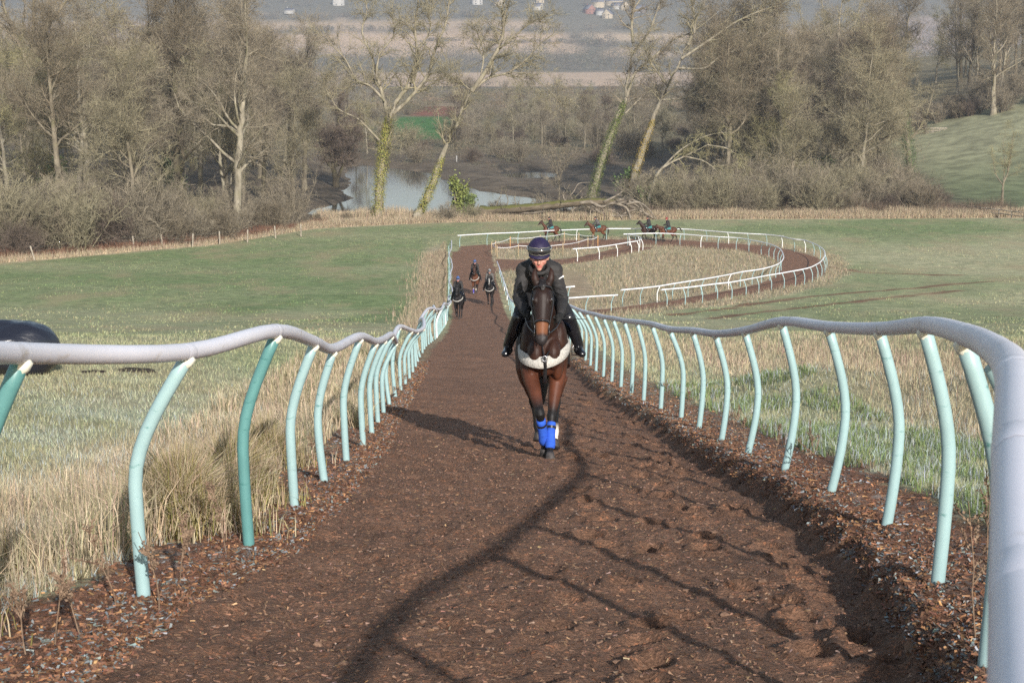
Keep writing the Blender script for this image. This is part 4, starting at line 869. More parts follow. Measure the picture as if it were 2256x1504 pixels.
# straw and tussocks left of the rail
def straw_patch(n, x0, x1, y0, y1, hmin, hmax, tus, name="dry_grass", wk=1.0, dens=None):
    x = GR.uniform(x0, x1, n); y = y0 * (y1 / y0) ** GR.uniform(0, 1, n); xl = railL(y); x = xl + x
    tn = fbm(x * 1.1, y * 1.1, 3, 131); k = GR.uniform(0, 1, n) < sstep(0.38, 0.62, tn) * 0.9 + 0.25; x, y, tn = x[k], y[k], tn[k]; n = len(x)
    H = GR.uniform(hmin, hmax, n) * (0.35 + 1.3 * sstep(0.35, 0.68, tn)); c = jit(STRAW * 1.18, n, 0.22)
    gm = (GR.uniform(0, 1, n) < 0.22 + 0.3 * sstep(0.5, 0.65, fbm(x * 0.7, y * 0.7, 2, 137)))[:, None]; c = np.where(gm, jit(np.array([0.27, 0.245, 0.14]), n, 0.25), c)
    return blades(name, x, y, H, (0.004 + y * 0.00028) * wk, c, GR, 0.42)
straw_patch(50000, -4.2, -0.55, 4.2, 13, 0.12, 0.40, 0)
straw_patch(36000, -3.2, -0.45, 13, 48, 0.10, 0.34, 0)
straw_patch(26000, -0.55, -0.1, 20, 90, 0.06, 0.28, 0)
# explicit tussocks
tx, ty, th, tc = [], [], [], []
for (cx_, cy_, s, nn) in [(-2.05, 9.6, 0.42, 7000), (-1.95, 10.9, 0.36, 4000), (-2.9, 8.6, 0.45, 5000), (-3.4, 7.0, 0.4, 4500), (-2.6, 6.4, 0.35, 4000), (-2.5, 12.4, 0.4, 3500), (-3.6, 9.4, 0.4, 3500), (-2.3, 14.5, 0.4, 3000), (-3.1, 5.2, 0.4, 3500)]:
    r = np.abs(GR.normal(0, s * 0.55, nn)); a = GR.uniform(0, 6.283, nn); tx.append(cx_ + r * np.cos(a)); ty.append(cy_ + r * np.sin(a)); th.append((0.62 - 0.35 * np.clip(r / s, 0, 1.2)) * GR.uniform(0.6, 1.15, nn)); tc.append(jit(np.where(GR.uniform(0, 1, (nn, 1)) < 0.3, np.array([0.25, 0.22, 0.08]), np.array([0.46, 0.37, 0.25])), nn, 0.22))
tx = np.concatenate(tx); ty = np.concatenate(ty); th = np.concatenate(th); blades("tussock_grass", tx, ty, th, np.full(len(tx), 0.0065), np.concatenate(tc), GR, 0.55)
# rough on the right
n = 90000; y = 6 * (62 / 6) ** GR.uniform(0, 1, n); x = railR(y) + 0.75 + GR.uniform(0, 1, n) ** 0.8 * 15; c, dm, st = surf_color(x, y)
k = (GR.uniform(0, 1, n) < 0.08 + 0.92 * st) & (dm < 0.2); x, y, st = x[k], y[k], st[k]; n = len(x)
col = np.where(GR.uniform(0, 1, (n, 1)) < 0.2, np.array([0.21, 0.145, 0.12]), np.where(GR.uniform(0, 1, (n, 1)) < 0.3, OLIVE * 0.6, STRAW * 0.95))
blades("dry_grass", x, y, GR.uniform(0.08, 0.30, n) * (0.5 + st), 0.004 + y * 0.00028, jit(col, n, 0.22), GR, 0.4)
# green tufts along the right verge
n = 50000; y = 4.5 * (30 / 4.5) ** GR.uniform(0, 1, n); x = railR(y) + 0.6 + GR.uniform(0, 1, n) * 2.4; tn = fbm(x * 1.6, y * 1.6, 3, 141); k = tn > 0.47; x, y = x[k], y[k]; n = len(x)
blades("grass_tufts", x, y, GR.uniform(0.06, 0.20, n), 0.004 + y * 0.0003, jit(np.where(GR.uniform(0, 1, (n, 1)) < 0.3, FROST * 0.8, np.array([0.17, 0.22, 0.09])), n, 0.25), GR, 0.6)
# infield and verges of the loop
n = 90000; x = GR.uniform(-7, 40, n); y = GR.uniform(84, 176, n); c, dm, st = surf_color(x, y); k = (st > 0.25) & (dm < 0.25); x, y, st = x[k], y[k], st[k]; n = len(x)
blades("dry_grass", x, y, GR.uniform(0.12, 0.38, n) * (0.4 + st), np.full(n, 0.05), jit(np.where(GR.uniform(0, 1, (n, 1)) < 0.4, OLIVE * 0.62, STRAW * 0.82), n, 0.25), GR, 0.45, two=False)
# left of the far rail
n = 22000; y = GR.uniform(60, 150, n); x = railL(y) - 0.2 - np.abs(GR.normal(0, 1.0, n)) * sstep(40, 100, y); blades("dry_grass", x, y, GR.uniform(0.15, 0.5, n), np.full(n, 0.045), jit(STRAW * 0.8, n, 0.25), GR, 0.35, two=False)
# reeds and rank grass along the far edge of the meadow
n = 120000; x = GR.uniform(-62, 90, n); e = edge_y(x); dd = np.abs(GR.normal(0, 1, n)) * np.where(x < -20, 2.6, 2.6); y = e - 0.8 + dd
hh = GR.uniform(0.35, 1.15, n) * (0.35 + 0.9 * fbm(x / 2.5, y / 2.5, 3, 151)) * (0.5 + 0.5 * sstep(0, 2, dd)); hh = hh * np.where((x > 14), 1.35, 1.0)
red = ((x < -24) & (dd > 1.6))[:, None]; blades("rank_grass", x, y, hh, np.full(n, 0.055), jit(np.where(red, np.array([0.22, 0.125, 0.08]), STRAW * 1.0), n, 0.25), GR, 0.3, two=False)
n = 26000; x = GR.uniform(-24, 12, n); y = GR.uniform(193, 206, n); blades("reeds", x, y, GR.uniform(0.5, 1.5, n) * fbm(x / 3, y / 3, 3, 155) * 1.6, np.full(n, 0.06), jit(STRAW * 1.05, n, 0.22), GR, 0.3, two=False)
n = 16000; x = GR.uniform(-62, -22, n); e = edge_y(x); y = e + GR.uniform(1.5, 8, n); blades("bramble", x, y, GR.uniform(0.5, 1.6, n) * fbm(x / 3, y / 3, 3, 157) * 1.4, np.full(n, 0.06), jit(np.array([0.20, 0.11, 0.075]), n, 0.3), GR, 0.5, two=False)
n = 26000; x = GR.uniform(14, 64, n); y = GR.uniform(199, 212, n); blades("bramble", x, y, GR.uniform(0.5, 2.2, n) * fbm(x / 4, y / 4, 3, 159) * 1.3, np.full(n, 0.06), jit(np.array([0.14, 0.105, 0.075]), n, 0.35), GR, 0.6, two=False)
# fibre clods and wood chips
M_CHIP = mat_attr("chip_bits", 0.8, 20, 0.7, 1.3, spec=0.2)
def chips(name, n, x, y, size, col, flat=0.35, zoff=0.004):
    g = GR; n = len(x); z = height(x, y); u = norm(g.normal(size=(n, 3)) * np.array([1, 1, flat])); v = norm(np.cross(u, g.normal(size=(n, 3)) * np.array([0.4, 0.4, 1]))); s = size[:, None]
    c = np.stack([x, y, z + zoff], -1); V = np.stack([c - u * s - v * s * 0.28, c + u * s - v * s * 0.22, c + u * s * 0.9 + v * s * 0.25, c - u * s * 0.8 + v * s * 0.3], 1).reshape(-1, 3)
    f = (np.arange(n) * 4)[:, None] + np.array([[0, 1, 2, 3]]); return tag(link(name, np_mesh(name, V, [f], np.repeat(col, 4, 0)), M_CHIP, smooth=False), kind="stuff")
from bisect import bisect
def surf_z(x, y):
    """height of the finished sheet, from its grid"""
    r = np.clip(np.searchsorted(rows, y) - 1, 0, len(rows) - 2); wr_ = 9 + 0.62 * np.maximum(rows[r], 0); q = np.clip((x - cx[r]) / wr_, cols_[0], cols_[-1]); c = np.clip(np.searchsorted(cols_, q) - 1, 0, len(cols_) - 2)
    fy = (y - rows[r]) / (rows[r + 1] - rows[r]); fx = np.clip((q - cols_[c]) / (cols_[c + 1] - cols_[c]), 0, 1)
    return (GZ[r, c] * (1 - fx) + GZ[r, c + 1] * fx) * (1 - fy) + (GZ[r + 1, c] * (1 - fx) + GZ[r + 1, c + 1] * fx) * fy
def chips2(name, x, y, size, col, flat, zoff):
    o = chips(name, 0, x, y, size, col, flat, 0); me = o.data; n = len(x); co = np.empty(len(me.vertices) * 3, np.float32); me.vertices.foreach_get("co", co); co = co.reshape(-1, 4, 3)
    co[:, :, 2] += (surf_z(x, y) - height(x, y) + zoff)[:, None]; me.vertices.foreach_set("co", co.ravel()); me.update(); return o
n = 55000; y = 3.6 * (34 / 3.6) ** GR.uniform(0, 1, n); xl, xr = railL(y), railR(y); x = xl + 0.1 + GR.uniform(0, 1, n) * (edgeR(y) + 0.35 - xl - 0.1); k = GR.uniform(0, 1, n) < sstep(33, 16, y); x, y = x[k], y[k]; n = len(x)
base = np.array([0.168, 0.096, 0.061]); r_ = GR.uniform(0, 1, (n, 1)); col = np.where(r_ < 0.02, np.array([0.36, 0.22, 0.12]), np.where(r_ < 0.10, np.array([0.22, 0.15, 0.115]), base))
chips2("track_fibres", x, y, GR.uniform(0.004, 0.014, n) * (1 + y / 40), jit(col, n, 0.35), 0.30, 0.001)
n = 70000; y = 3.6 * (40 / 3.6) ** GR.uniform(0, 1, n); side = GR.uniform(0, 1, n) < 0.5; x = np.where(side, railL(y) + 0.30 - np.abs(GR.normal(0, 0.42, n)), edgeR(y) - 0.02 + np.abs(GR.normal(0, 0.45, n)))
r_ = GR.uniform(0, 1, (n, 1)); col = np.where(r_ < 0.16, np.array([0.31, 0.165, 0.08]), np.where(r_ < 0.34, FROST * 0.42, np.array([0.155, 0.078, 0.047])))
chips2("bark_chips", x, y, GR.uniform(0.006, 0.019, n) * (1 + y / 45), jit(col, n, 0.3), 0.35, 0.003)
# coarse fibre clods thrown up by hooves
M_CLOD = mat_noise("fibre_clod", (0.10, 0.058, 0.038), (0.22, 0.135, 0.09), 40, 0.9, 0.01)
mb = MB(); n = 350; y = 4 * (28 / 4) ** GR.uniform(0, 1, n); x = railL(y) + 0.5 + GR.uniform(0, 1, n) ** 0.7 * (railR(y) - railL(y) - 1.0); z = surf_z(x, y)
for k in range(n):
    s = GR.uniform(0.006, 0.018); V, f3, f4 = sphere((x[k], y[k], z[k] + s * 0.2), (s * GR.uniform(1, 1.8), s, s * 0.6), n=6, m=5); V += GR.normal(0, s * 0.22, V.shape); mb.add(V, f3, f4)
tag(mb.obj("track_clods", M_CLOD, smooth=False), kind="stuff")

# dead weed stems (docks) standing along the rails
M_WEED = mat_noise("dead_stem", (0.12, 0.075, 0.05), (0.26, 0.18, 0.12), 20, 0.9)
def weed(x, y, h, seed):
    g = np.random.default_rng(seed); mb = MB(); z = gz(x, y); P = np.array([[0, 0, -0.02]]); d = np.array([g.normal(0, .12), g.normal(0, .12), 1.0]); pts_ = [P[0]]
    for k in range(6): d = d + g.normal(0, 0.09, 3); d[2] = abs(d[2]); d = norm(d); pts_.append(pts_[-1] + d * h / 6)
    Pm = np.array(pts_)[None]; R = (0.004 * np.linspace(1, 0.4, 7))[None]; v, f = tubes(Pm, R, 5); mb.add(v, f4=f)
    b, br = spawn(Pm, R, 7, 0.35, 1.0, h * 0.28, 0.3, 35, 12, 4, 0.5, 0.15, g, 0.7, 0.5); v, f = tubes(b, np.maximum(br, 0.0018), 4); mb.add(v, f4=f)
    n = 170; i = g.integers(0, len(b), n); t = g.uniform(0.2, 1, n) * 3; q = np.minimum(t.astype(int), 2); c = b[i, q] * (1 - (t - q))[:, None] + b[i, q + 1] * (t - q)[:, None] + g.normal(0, 0.006, (n, 3)); u = norm(g.normal(size=(n, 3))); w = perp(u, g); s = 0.008
    V = np.stack([c - u * s, c + w * s * 0.7, c + u * s, c - w * s * 0.7], 1).reshape(-1, 3); mb.add(V, f4=(np.arange(n) * 4)[:, None] + np.array([[0, 1, 2, 3]]))
    o = mb.obj("dead_weed", M_WEED, smooth=False); o.location = (x, y, z)
    tag(o, "dead brown weed stem with seed heads beside the track rails", "weed", "dead weed stems by the rails"); return o
for k, (px_, py_, h) in enumerate([(350, 1340, .45), (500, 1220, .4), (255, 1330, .42), (420, 1235, .3), (395, 1290, .35), (120, 1420, .4), (860, 900, .5), (875, 885, .45), (800, 1000, .3), (1505, 905, .5), (1470, 900, .42), (1515, 930, .42), (1640, 1000, .35), (1610, 980, .4), (1420, 870, .4), (1800, 1040, .5), (1705, 1010, .3), (2170, 1330, .7), (2150, 1400, .6), (605, 1110, .3), (690, 1010, .3), (60, 1450, .4), (180, 1400, .3), (1560, 965, .35)]):
    p = ground_px(px_, py_, 3); weed(p[0], p[1], h, 500 + k)
# ------------------------------------------------------------------ horses and riders
def blob(name, prims, voxel, mat, parent=None, colfn=None, smooth=4, sfac=0.5, extra=None):
    """fuse overlapping closed solids into one continuous skin"""
    mb = MB()
    for p in prims: mb.add(*p)
    me = mb.mesh("tmp"); o = bpy.data.objects.new("tmp", me); COL.objects.link(o)
    r = o.modifiers.new("r", 'REMESH'); r.mode = 'VOXEL'; r.voxel_size = voxel; r.use_smooth_shade = True
    s = o.modifiers.new("s", 'SMOOTH'); s.factor = sfac; s.iterations = smooth
    dg = bpy.context.evaluated_depsgraph_get(); ev = o.evaluated_get(dg); m2 = bpy.data.meshes.new_from_object(ev); bpy.data.objects.remove(o); bpy.data.meshes.remove(me); m2.name = name
    if colfn:
        n = len(m2.vertices); co = np.empty(n * 3, np.float32); m2.vertices.foreach_get("co", co); co = co.reshape(-1, 3); c = np.ones((n, 4), np.float32); c[:, :3] = colfn(co)
        a = m2.color_attributes.new("Col", 'FLOAT_COLOR', 'POINT'); a.data.foreach_set("color", c.ravel())
    m2.materials.clear(); return link(name, m2, mat, parent)
def tb(P, R, lat=1.0, up=None, n=14, m=3):
    P = np.asarray(P, float); R = np.broadcast_to(np.asarray(R, float), (len(P),)); lat = np.broadcast_to(np.asarray(lat, float), (len(P),)); S = smoothpath(P, m); t = np.linspace(0, len(P) - 1, len(S)); rr = np.interp(t, np.arange(len(P)), R); la = np.interp(t, np.arange(len(P)), lat); a = norm(S[0] - S[1]); b = norm(S[-1] - S[-2])
    S = np.vstack([S[0] + a * rr[0] * .85, S[0] + a * rr[0] * .5, S, S[-1] + b * rr[-1] * .5, S[-1] + b * rr[-1] * .85]); rr = np.concatenate([[rr[0] * .45, rr[0] * .85], rr, [rr[-1] * .85, rr[-1] * .45]]); la = np.concatenate([[la[0]] * 2, la, [la[-1]] * 2])
    return tube(S, rr, n, la, up, capk=.25)
def sp(c, r, ry=0): return sphere(c, r, Matrix.Rotation(ry, 3, 'Y') if ry else None, 16, 11)
def mirror(y): return (1, -1, 1) if y else (1, 1, 1)

M_COAT, _nt, _b = new_mat("horse_coat"); _a = nd(_nt, "ShaderNodeVertexColor", layer_name="Col"); _f = noise_fac(_nt, 6, 4)
_nt.links.new(mixc(_nt, 1.0, _a.outputs[0], ramp(_nt, _f, [(0.3, (0.8,) * 3), (0.7, (1.2,) * 3)]), 'MULTIPLY'), _b.inputs["Base Color"]); _b.inputs["Roughness"].default_value = 0.52; _b.inputs["Specular IOR Level"].default_value = 0.22
bump(_nt, _b, noise_fac(_nt, 60, 3, stretch=(1, 1, 0.4)), 0.002, 0.4)
M_HAIR = mat_noise("black_mane_hair", (0.006, 0.005, 0.005), (0.025, 0.02, 0.018), 60, 0.5, 0.006, stretch=(1, 1, 0.15))
M_HOOF = mat_noise("hoof", (0.02, 0.018, 0.017), (0.07, 0.06, 0.055), 15, 0.6)
M_LEATH = mat_noise("black_leather", (0.008, 0.008, 0.009), (0.018, 0.017, 0.018), 12, 0.32, spec=0.5); M_METAL = mat_noise("steel", (0.3, 0.3, 0.31), (0.4, 0.4, 0.42), 20, 0.35, metallic=1.0)
M_FLEECE = mat_noise("cream_fleece", (0.33, 0.315, 0.285), (0.50, 0.475, 0.43), 45, 0.95, 0.02); M_TEAL = mat_noise("teal_cloth", (0.03, 0.15, 0.15), (0.05, 0.22, 0.21), 14, 0.8, 0.004); M_NAVYC = mat_noise("blue_cloth", (0.02, 0.05, 0.15), (0.03, 0.09, 0.2), 14, 0.8)
M_BAND = mat_noise("blue_bandage", (0.02, 0.075, 0.42), (0.03, 0.11, 0.55), 22, 0.85, 0.004, stretch=(0.3, 0.3, 2)); M_BANDV = mat_noise("violet_bandage", (0.06, 0.05, 0.28), (0.09, 0.07, 0.36), 22, 0.85)
M_JACK = mat_noise("charcoal_jacket", (0.019, 0.018, 0.018), (0.034, 0.031, 0.03), 7, 0.7, 0.012, spec=0.3); M_JACKG = mat_noise("grey_jacket", (0.05, 0.05, 0.05), (0.13, 0.12, 0.11), 9, 0.8, 0.01)
M_BREECH = mat_noise("black_breeches", (0.008, 0.008, 0.009), (0.018, 0.018, 0.02), 8, 0.75, 0.01); M_BOOT = mat_noise("black_boot_leather", (0.006, 0.006, 0.008), (0.015, 0.015, 0.018), 8, 0.2, 0.006, spec=0.6)
M_GLOVE = mat_noise("black_glove", (0.006, 0.006, 0.006), (0.016, 0.016, 0.016), 30, 0.8); M_SKIN = mat_attr("skin", 0.5, 12, 0.92, 1.08, spec=0.35); M_SKIN.node_tree.nodes["Principled BSDF"].inputs["Subsurface Weight"].default_value = 0.08
M_NAVY = mat_noise("navy_helmet_silk", (0.011, 0.008, 0.030), (0.019, 0.013, 0.047), 9, 0.6, 0.003); M_BLUEH = mat_noise("blue_helmet", (0.03, 0.08, 0.25), (0.05, 0.12, 0.32), 9, 0.4); M_RED = mat_noise("maroon_helmet", (0.16, 0.02, 0.03), (0.24, 0.03, 0.04), 9, 0.6); M_BLKH = mat_noise("black_helmet", (0.01, 0.01, 0.012), (0.02, 0.02, 0.022), 9, 0.35); M_GREYH = mat_noise("patterned_helmet", (0.03, 0.03, 0.03), (0.45, 0.45, 0.45), 22, 0.5, lo=0.5, hi=0.56)
M_LENS, _nt, _b = new_mat("goggle_lens"); _b.inputs["Base Color"].default_value = (0.02, 0.02, 0.022, 1); _b.inputs["Roughness"].default_value = 0.08; _b.inputs["Specular IOR Level"].default_value = 1.0; _b.inputs["Coat Weight"].default_value = 0.8
M_LOGO = mat_noise("white_print", (0.7, 0.7, 0.7), (0.8, 0.8, 0.8), 5, 0.6)
M_GFRAME = mat_noise("goggle_frame", (0.14, 0.135, 0.11), (0.26, 0.25, 0.2), 30, 0.25, spec=0.7)

FORE_R = [.14, .108, .076, .055, .060, .040, .036, .048, .036, .043]; HIND_R = [.20, .165, .105, .062, .070, .046, .040, .050, .038, .044]
def leg_path(j, hind):
    """j: [top, elbow/stifle, knee/hock, fetlock, coronet]"""
    T, E, K, Fk, C = [np.array(p, float) for p in j[:5]]
    return [T, E, E * .5 + K * .5, E * .12 + K * .88, K, K * .72 + Fk * .28, K * .35 + Fk * .65, Fk, Fk * .45 + C * .55, C]
def horse(loc, heading, pose, coat, label, name="horse", voxel=0.014, cloth=None, band=None, fleece=True, socks=(), blaze=None, group=None, tail_up=False, tan=0.0, detail=False, pitch=True):
    e = 0.9; fx, fy = math.cos(heading), math.sin(heading)
    sl = (gz(loc[0] + fx * e, loc[1] + fy * e) - gz(loc[0] - fx * e, loc[1] - fy * e)) / (2 * e) if pitch else 0
    f = Vector((fx, fy, sl)).normalized(); l = Vector((0, 0, 1)).cross(f).normalized(); u = f.cross(l); M = Matrix((f, l, u)).transposed().to_4x4(); M.translation = Vector(loc)
    root = bpy.data.objects.new(name, None); COL.objects.link(root); root.matrix_world = M @ Matrix.Diagonal((1, 0.90, 1, 1)); tag(root, label, "horse", group)
    N = [np.array(p, float) for p in pose["neck"]]; poll, muz = np.array(pose["poll"], float), np.array(pose["muzzle"], float); fd = norm(muz - poll); side = np.array([0, 1.0, 0]); fn = norm(np.cross(fd, side) * -1)
    if fn[0] < 0 and fd[2] < -0.3: fn = -fn
    P = [sp((-.08, 0, 1.20), (.60, .275, .335)), sp((.36, 0, 1.23), (.34, .26, .34)), sp((-.60, 0, 1.27), (.37, .275, .32)), sp((-.30, 0, 1.28), (.45, .27, .28)),
         tb([(.42, 0, 1.40), (.15, 0, 1.50), (-.15, 0, 1.44), (-.5, 0, 1.46), (-.78, 0, 1.40)], [.13, .11, .12, .13, .12], .9), sp((.60, .098, 1.12), (.15, .105, .17)), sp((.60, -.098, 1.12), (.15, .105, .17)), sp((.50, 0, 1.0), (.14, .15, .12)), sp((.52, .15, 1.0), (.11, .075, .16)), sp((.52, -.15, 1.0), (.11, .075, .16)), sp((.10, .20, 1.05), (.25, .08, .18)), sp((.10, -.20, 1.05), (.25, .08, .18)),
         sp((.40, .18, 1.20), (.20, .10, .30), 0.35), sp((.40, -.18, 1.20), (.20, .10, .30), 0.35)]
    P.append(tb([(.30, 0, 1.28)] + N + [poll - fd * 0.02 - fn * 0.05], [.27, .25, .20, .155, .125][:2 + len(N)] if len(N) == 3 else np.interp(np.linspace(0, 1, len(N) + 2), [0, .3, .6, 1], [.27, .235, .165, .12]), [.75, .72, .62, .62, .72][:len(N) + 2] if len(N) == 3 else .66, up=(0, 1, 0) if False else None))
    # head: skull, cheeks, long nasal plane, muzzle, lips and nostrils
    L = np.linalg.norm(muz - poll); q = lambda t, n_=0, y=0: poll + fd * (L * t) + fn * n_ + side * y
    P += [tb([q(-.02, -.01), q(.18, .0), q(.38, -.005), q(.6, -.0), q(.82, -.002), q(.97, -.005)], [.095, .118, .108, .082, .068, .058], [.86, .98, .90, .86, .90, .92], up=None, n=16),
          sp(q(.30, -.085, .055), (.10, .05, .10)), sp(q(.30, -.085, -.055), (.10, .05, .10)), sp(q(.93, .0, .035), (.05, .036, .05)), sp(q(.93, .0, -.035), (.05, .036, .05)), sp(q(1.0, -.035), (.045, .045, .035)), sp(q(.27, .055, .085), (.045, .03, .04)), sp(q(.27, .055, -.085), (.045, .03, .04)), sp(q(.10, .02), (.08, .085, .08))]
    for s in (1, -1):
        P.append(tb([q(-.02, .02, s * .065), q(-.14, .05, s * .090), q(-.25, .065, s * .096), q(-.33, .07, s * .085)], [.036, .046, .032, .010], 0.7, n=8))
    hooves = []
    for k, j in enumerate(pose["legs"]):
        pth = leg_path(j, k > 1); P.append(tb(pth, FORE_R if k < 2 else HIND_R, [1.0] * 3 + [.95] * 7, up=(0, 1, 0) if False else None, m=2)); hooves.append((np.array(j[4], float), np.array(j[5], float)))
    coat = np.array(coat, float); blk = np.array([0.010, 0.009, 0.009])
    def colf(co):
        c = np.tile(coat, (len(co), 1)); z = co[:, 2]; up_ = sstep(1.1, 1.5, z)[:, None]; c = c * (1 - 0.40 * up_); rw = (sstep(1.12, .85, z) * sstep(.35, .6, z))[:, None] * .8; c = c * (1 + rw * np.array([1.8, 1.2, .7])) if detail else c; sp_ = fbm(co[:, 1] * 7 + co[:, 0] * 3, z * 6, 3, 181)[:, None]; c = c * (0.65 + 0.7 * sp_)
        for k, j in enumerate(pose["legs"]):
            K = np.array(j[2], float); C = np.array(j[4], float); E = np.array(j[1], float)
            d = line_d(co[:, 0], co[:, 2], [tuple(E[[0, 2]]), tuple(K[[0, 2]]), tuple(np.array(j[3])[[0, 2]]), tuple(C[[0, 2]])]); same = (np.sign(co[:, 1]) == np.sign(E[1])) | (z < 0.5)
            t = ((co - E) @ (K - E)) / ((K - E) @ (K - E)); dark = sstep(0.55, 0.95, t) * sstep(.16, .1, d) * same * (z < K[2] + 0.28); c = c * (1 - dark[:, None]) + blk * dark[:, None]
            if k in socks: w = (sstep(.30, .24, np.linalg.norm(co - C, axis=1)) * sstep(C[2] + .2, C[2] + .12, z))[:, None]; c = c * (1 - w) + np.array([0.62, 0.56, 0.48]) * w
        r = co - poll; t = r @ fd / L; n_ = r @ fn; y = co[:, 1] - poll[1]; hd = (t > -.1) & (t < 1.1) & (np.linalg.norm(r - np.outer(r @ fd, fd), axis=1) < .19)
        if blaze: w = (hd * sstep(.026, .016, np.abs(y + 0.01 * np.sin(t * 9))) * (n_ > 0.02) * sstep(blaze[0], blaze[0] + .05, t) * sstep(blaze[1], blaze[1] - .05, t))[:, None]; c = c * (1 - w) + np.array([.7, .68, .64]) * w
        w = (hd * 0.42)[:, None]; c = c * (1 - w) + blk * w
        w = (hd * sstep(.60, .70, t) * sstep(.93, .84, t) * tan)[:, None]; c = c * (1 - w) + np.array([0.16, 0.062, 0.028]) * w
        w = (hd * sstep(.86, .96, t))[:, None]; c = c * (1 - w) + np.array([0.022, 0.018, 0.018]) * w
        if detail:
            for s in (1, -1): w = sstep(.020, .013, np.linalg.norm(co - q(.955, .025, s * .036), axis=1))[:, None]; c = c * (1 - w) + np.array([.003] * 3) * w
        return c
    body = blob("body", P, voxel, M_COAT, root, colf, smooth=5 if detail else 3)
    for s in (1, -1): mb = MB(); mb.add(*sphere(q(.27, .068, s * .103), (.021, .017, .021), n=12, m=8)); mb.obj("eye", M_LENS, root)
    for C, H_ in hooves: mb = MB(); a = norm(H_ - C); mb.add(*tube([C - a * .01, C + a * .02, H_ - a * 0.006, H_], [.044, .050, .066, .060], 14, capk=0.02)); mb.obj("hoof", M_HOOF, root)
    # mane, forelock and tail
    crest = smoothpath([np.array((.18, 0, 1.52))] + [n_ + np.array([-.03, 0, .13 if i < 2 else .10]) for i, n_ in enumerate(N)] + [poll - fd * .04 - fn * .01], 4); g = np.random.default_rng(int(abs(loc[0]) * 100) + 1); mp = []
    for c in crest: mp.append(tb([c + (0, 0, -.01), c + (-.03, -.06, -.06), c + (-.05, -.10 + g.normal(0, .01), -.15 - g.uniform(0, .04))], [.028, .022, .008], 1, n=6))
    blob("mane", mp, 0.012, M_HAIR, root, smooth=2)
    blob("forelock", [tb([q(-.10, .05, s * .02), q(.02, .10, s * .025), q(.12, .112, s * .012)], [.022, .018, .007], 1, n=7) for s in (-1, 0, 1)], 0.009, M_HAIR, root, smooth=1)
    if tail_up: tp = [(-.92, 0, 1.36), (-1.06, 0, 1.48), (-1.25, 0.02, 1.45), (-1.38, .03, 1.25), (-1.42, .03, 1.05)]
    else: tp = [(-.92, 0, 1.35), (-1.05, 0, 1.30), (-1.12, 0.01, 1.05), (-1.10, .02, .75), (-1.06, .02, .52)]
    blob("tail", [tb(tp, [.045, .065, .085, .075, .02], .75, up=(0, 1, 0))], 0.016, M_HAIR, root, smooth=2)
    # bridle
    bm = MB()
    def ring(t, ext=1.0, w=.011, n0=0.0):
        r = np.interp(t, [0, .18, .38, .6, .82, .97], [.10, .122, .115, .088, .074, .064]) * ext; la = np.interp(t, [0, .18, .38, .6, .82, .97], [.88, 1.0, .92, .88, .93, .95]); th = np.linspace(0, 2 * math.pi, 25)
        pts_ = [q(t + (.10 * (1 - math.cos(a)) * 0.5 if n0 else 0), r * math.cos(a) + 0.002, r * la * math.sin(a)) for a in th]; bm.add(*tube(pts_, w, 6, cap=False, up=tuple(fd)))
    ring(.04, 1.10, .011); ring(.66, 1.06, .012)
    for s in (1, -1):
        bm.add(*tube([q(-.02, -.04, s * .10), q(.2, -.03, s * .128), q(.45, -.03, s * .108), q(.66, -.02, s * .085), q(.80, -.03, s * .075)], .009, 6))
    bm.obj("bridle", M_LEATH, root)
    bm = MB()
    for s in (1, -1):
        th = np.linspace(0, 2 * math.pi, 17); bm.add(*tube([q(.82 + .045 * math.sin(a), -.03 + .035 * math.cos(a), s * .082) for a in th], .006, 6, cap=False))
    bm.obj("bit_rings", M_METAL, root)
    # saddle cloth, saddle, girth
    if cloth is not None:
        V = []; th = np.linspace(-1.25, 1.25, 21); xs = np.linspace(.28, -.36, 9)
        for x in xs:
            for a in th: V.append((x + 0.05 * (abs(a) / 1.25) ** 2, .30 * math.sin(a) * (1.0 + .08 * abs(a)), 1.235 + .335 * math.cos(a) - (0.0 if abs(a) < 1 else .0)))
        V = np.array(V); V2 = V * np.array([1, 1.05, 1.0]) + np.array([0, 0, .012]); n_ = len(V); i = np.arange(8)[:, None] * 21; j = np.arange(20)[None]; fq = np.stack([i + j, i + j + 1, i + 22 + j, i + 21 + j], -1).reshape(-1, 4)
        mb = MB(); mb.add(V2, None, fq); mb.add(V, None, fq[:, ::-1]); edge = [(k, k + 1) for k in range(20)]
        mb.obj("saddle_cloth", cloth, root)
        blob("saddle", [tb([(.20, 0, 1.62), (.0, 0, 1.575), (-.26, 0, 1.63)], [.07, .06, .07], 2.0), sp((.08, .24, 1.40), (.17, .05, .17)), sp((.08, -.24, 1.40), (.17, .05, .17))], 0.016, M_LEATH, root)
        mb = MB(); th = np.linspace(0, 2 * math.pi, 33); mb.add(*tube([(.16, .292 * math.sin(a), 1.205 + .352 * math.cos(a)) for a in th], .022, 6, 1, cap=False, up=(1, 0, 0))); mb.obj("girth", M_LEATH, root)
        for s in (1, -1):
            a = np.array(pose.get("stirrup", (.05, .36, 1.12))) * (1, s, 1); mb = MB(); mb.add(*tube([(.12, s * .27, 1.5), (a[0] + .02, s * .35, 1.32), tuple(a + (0, 0, .13))], .012, 6)); mb.obj("stirrup_leather", M_LEATH, root)
            mb = MB(); mb.add(*tube([a + (0, -.06, 0), a + (0, -.055, .08), a + (0, 0, .14), a + (0, .055, .08), a + (0, .06, 0), a + (0, -.06, 0)], .006, 6, up=(1, 0, 0))); mb.obj("stirrup_iron", M_METAL, root)
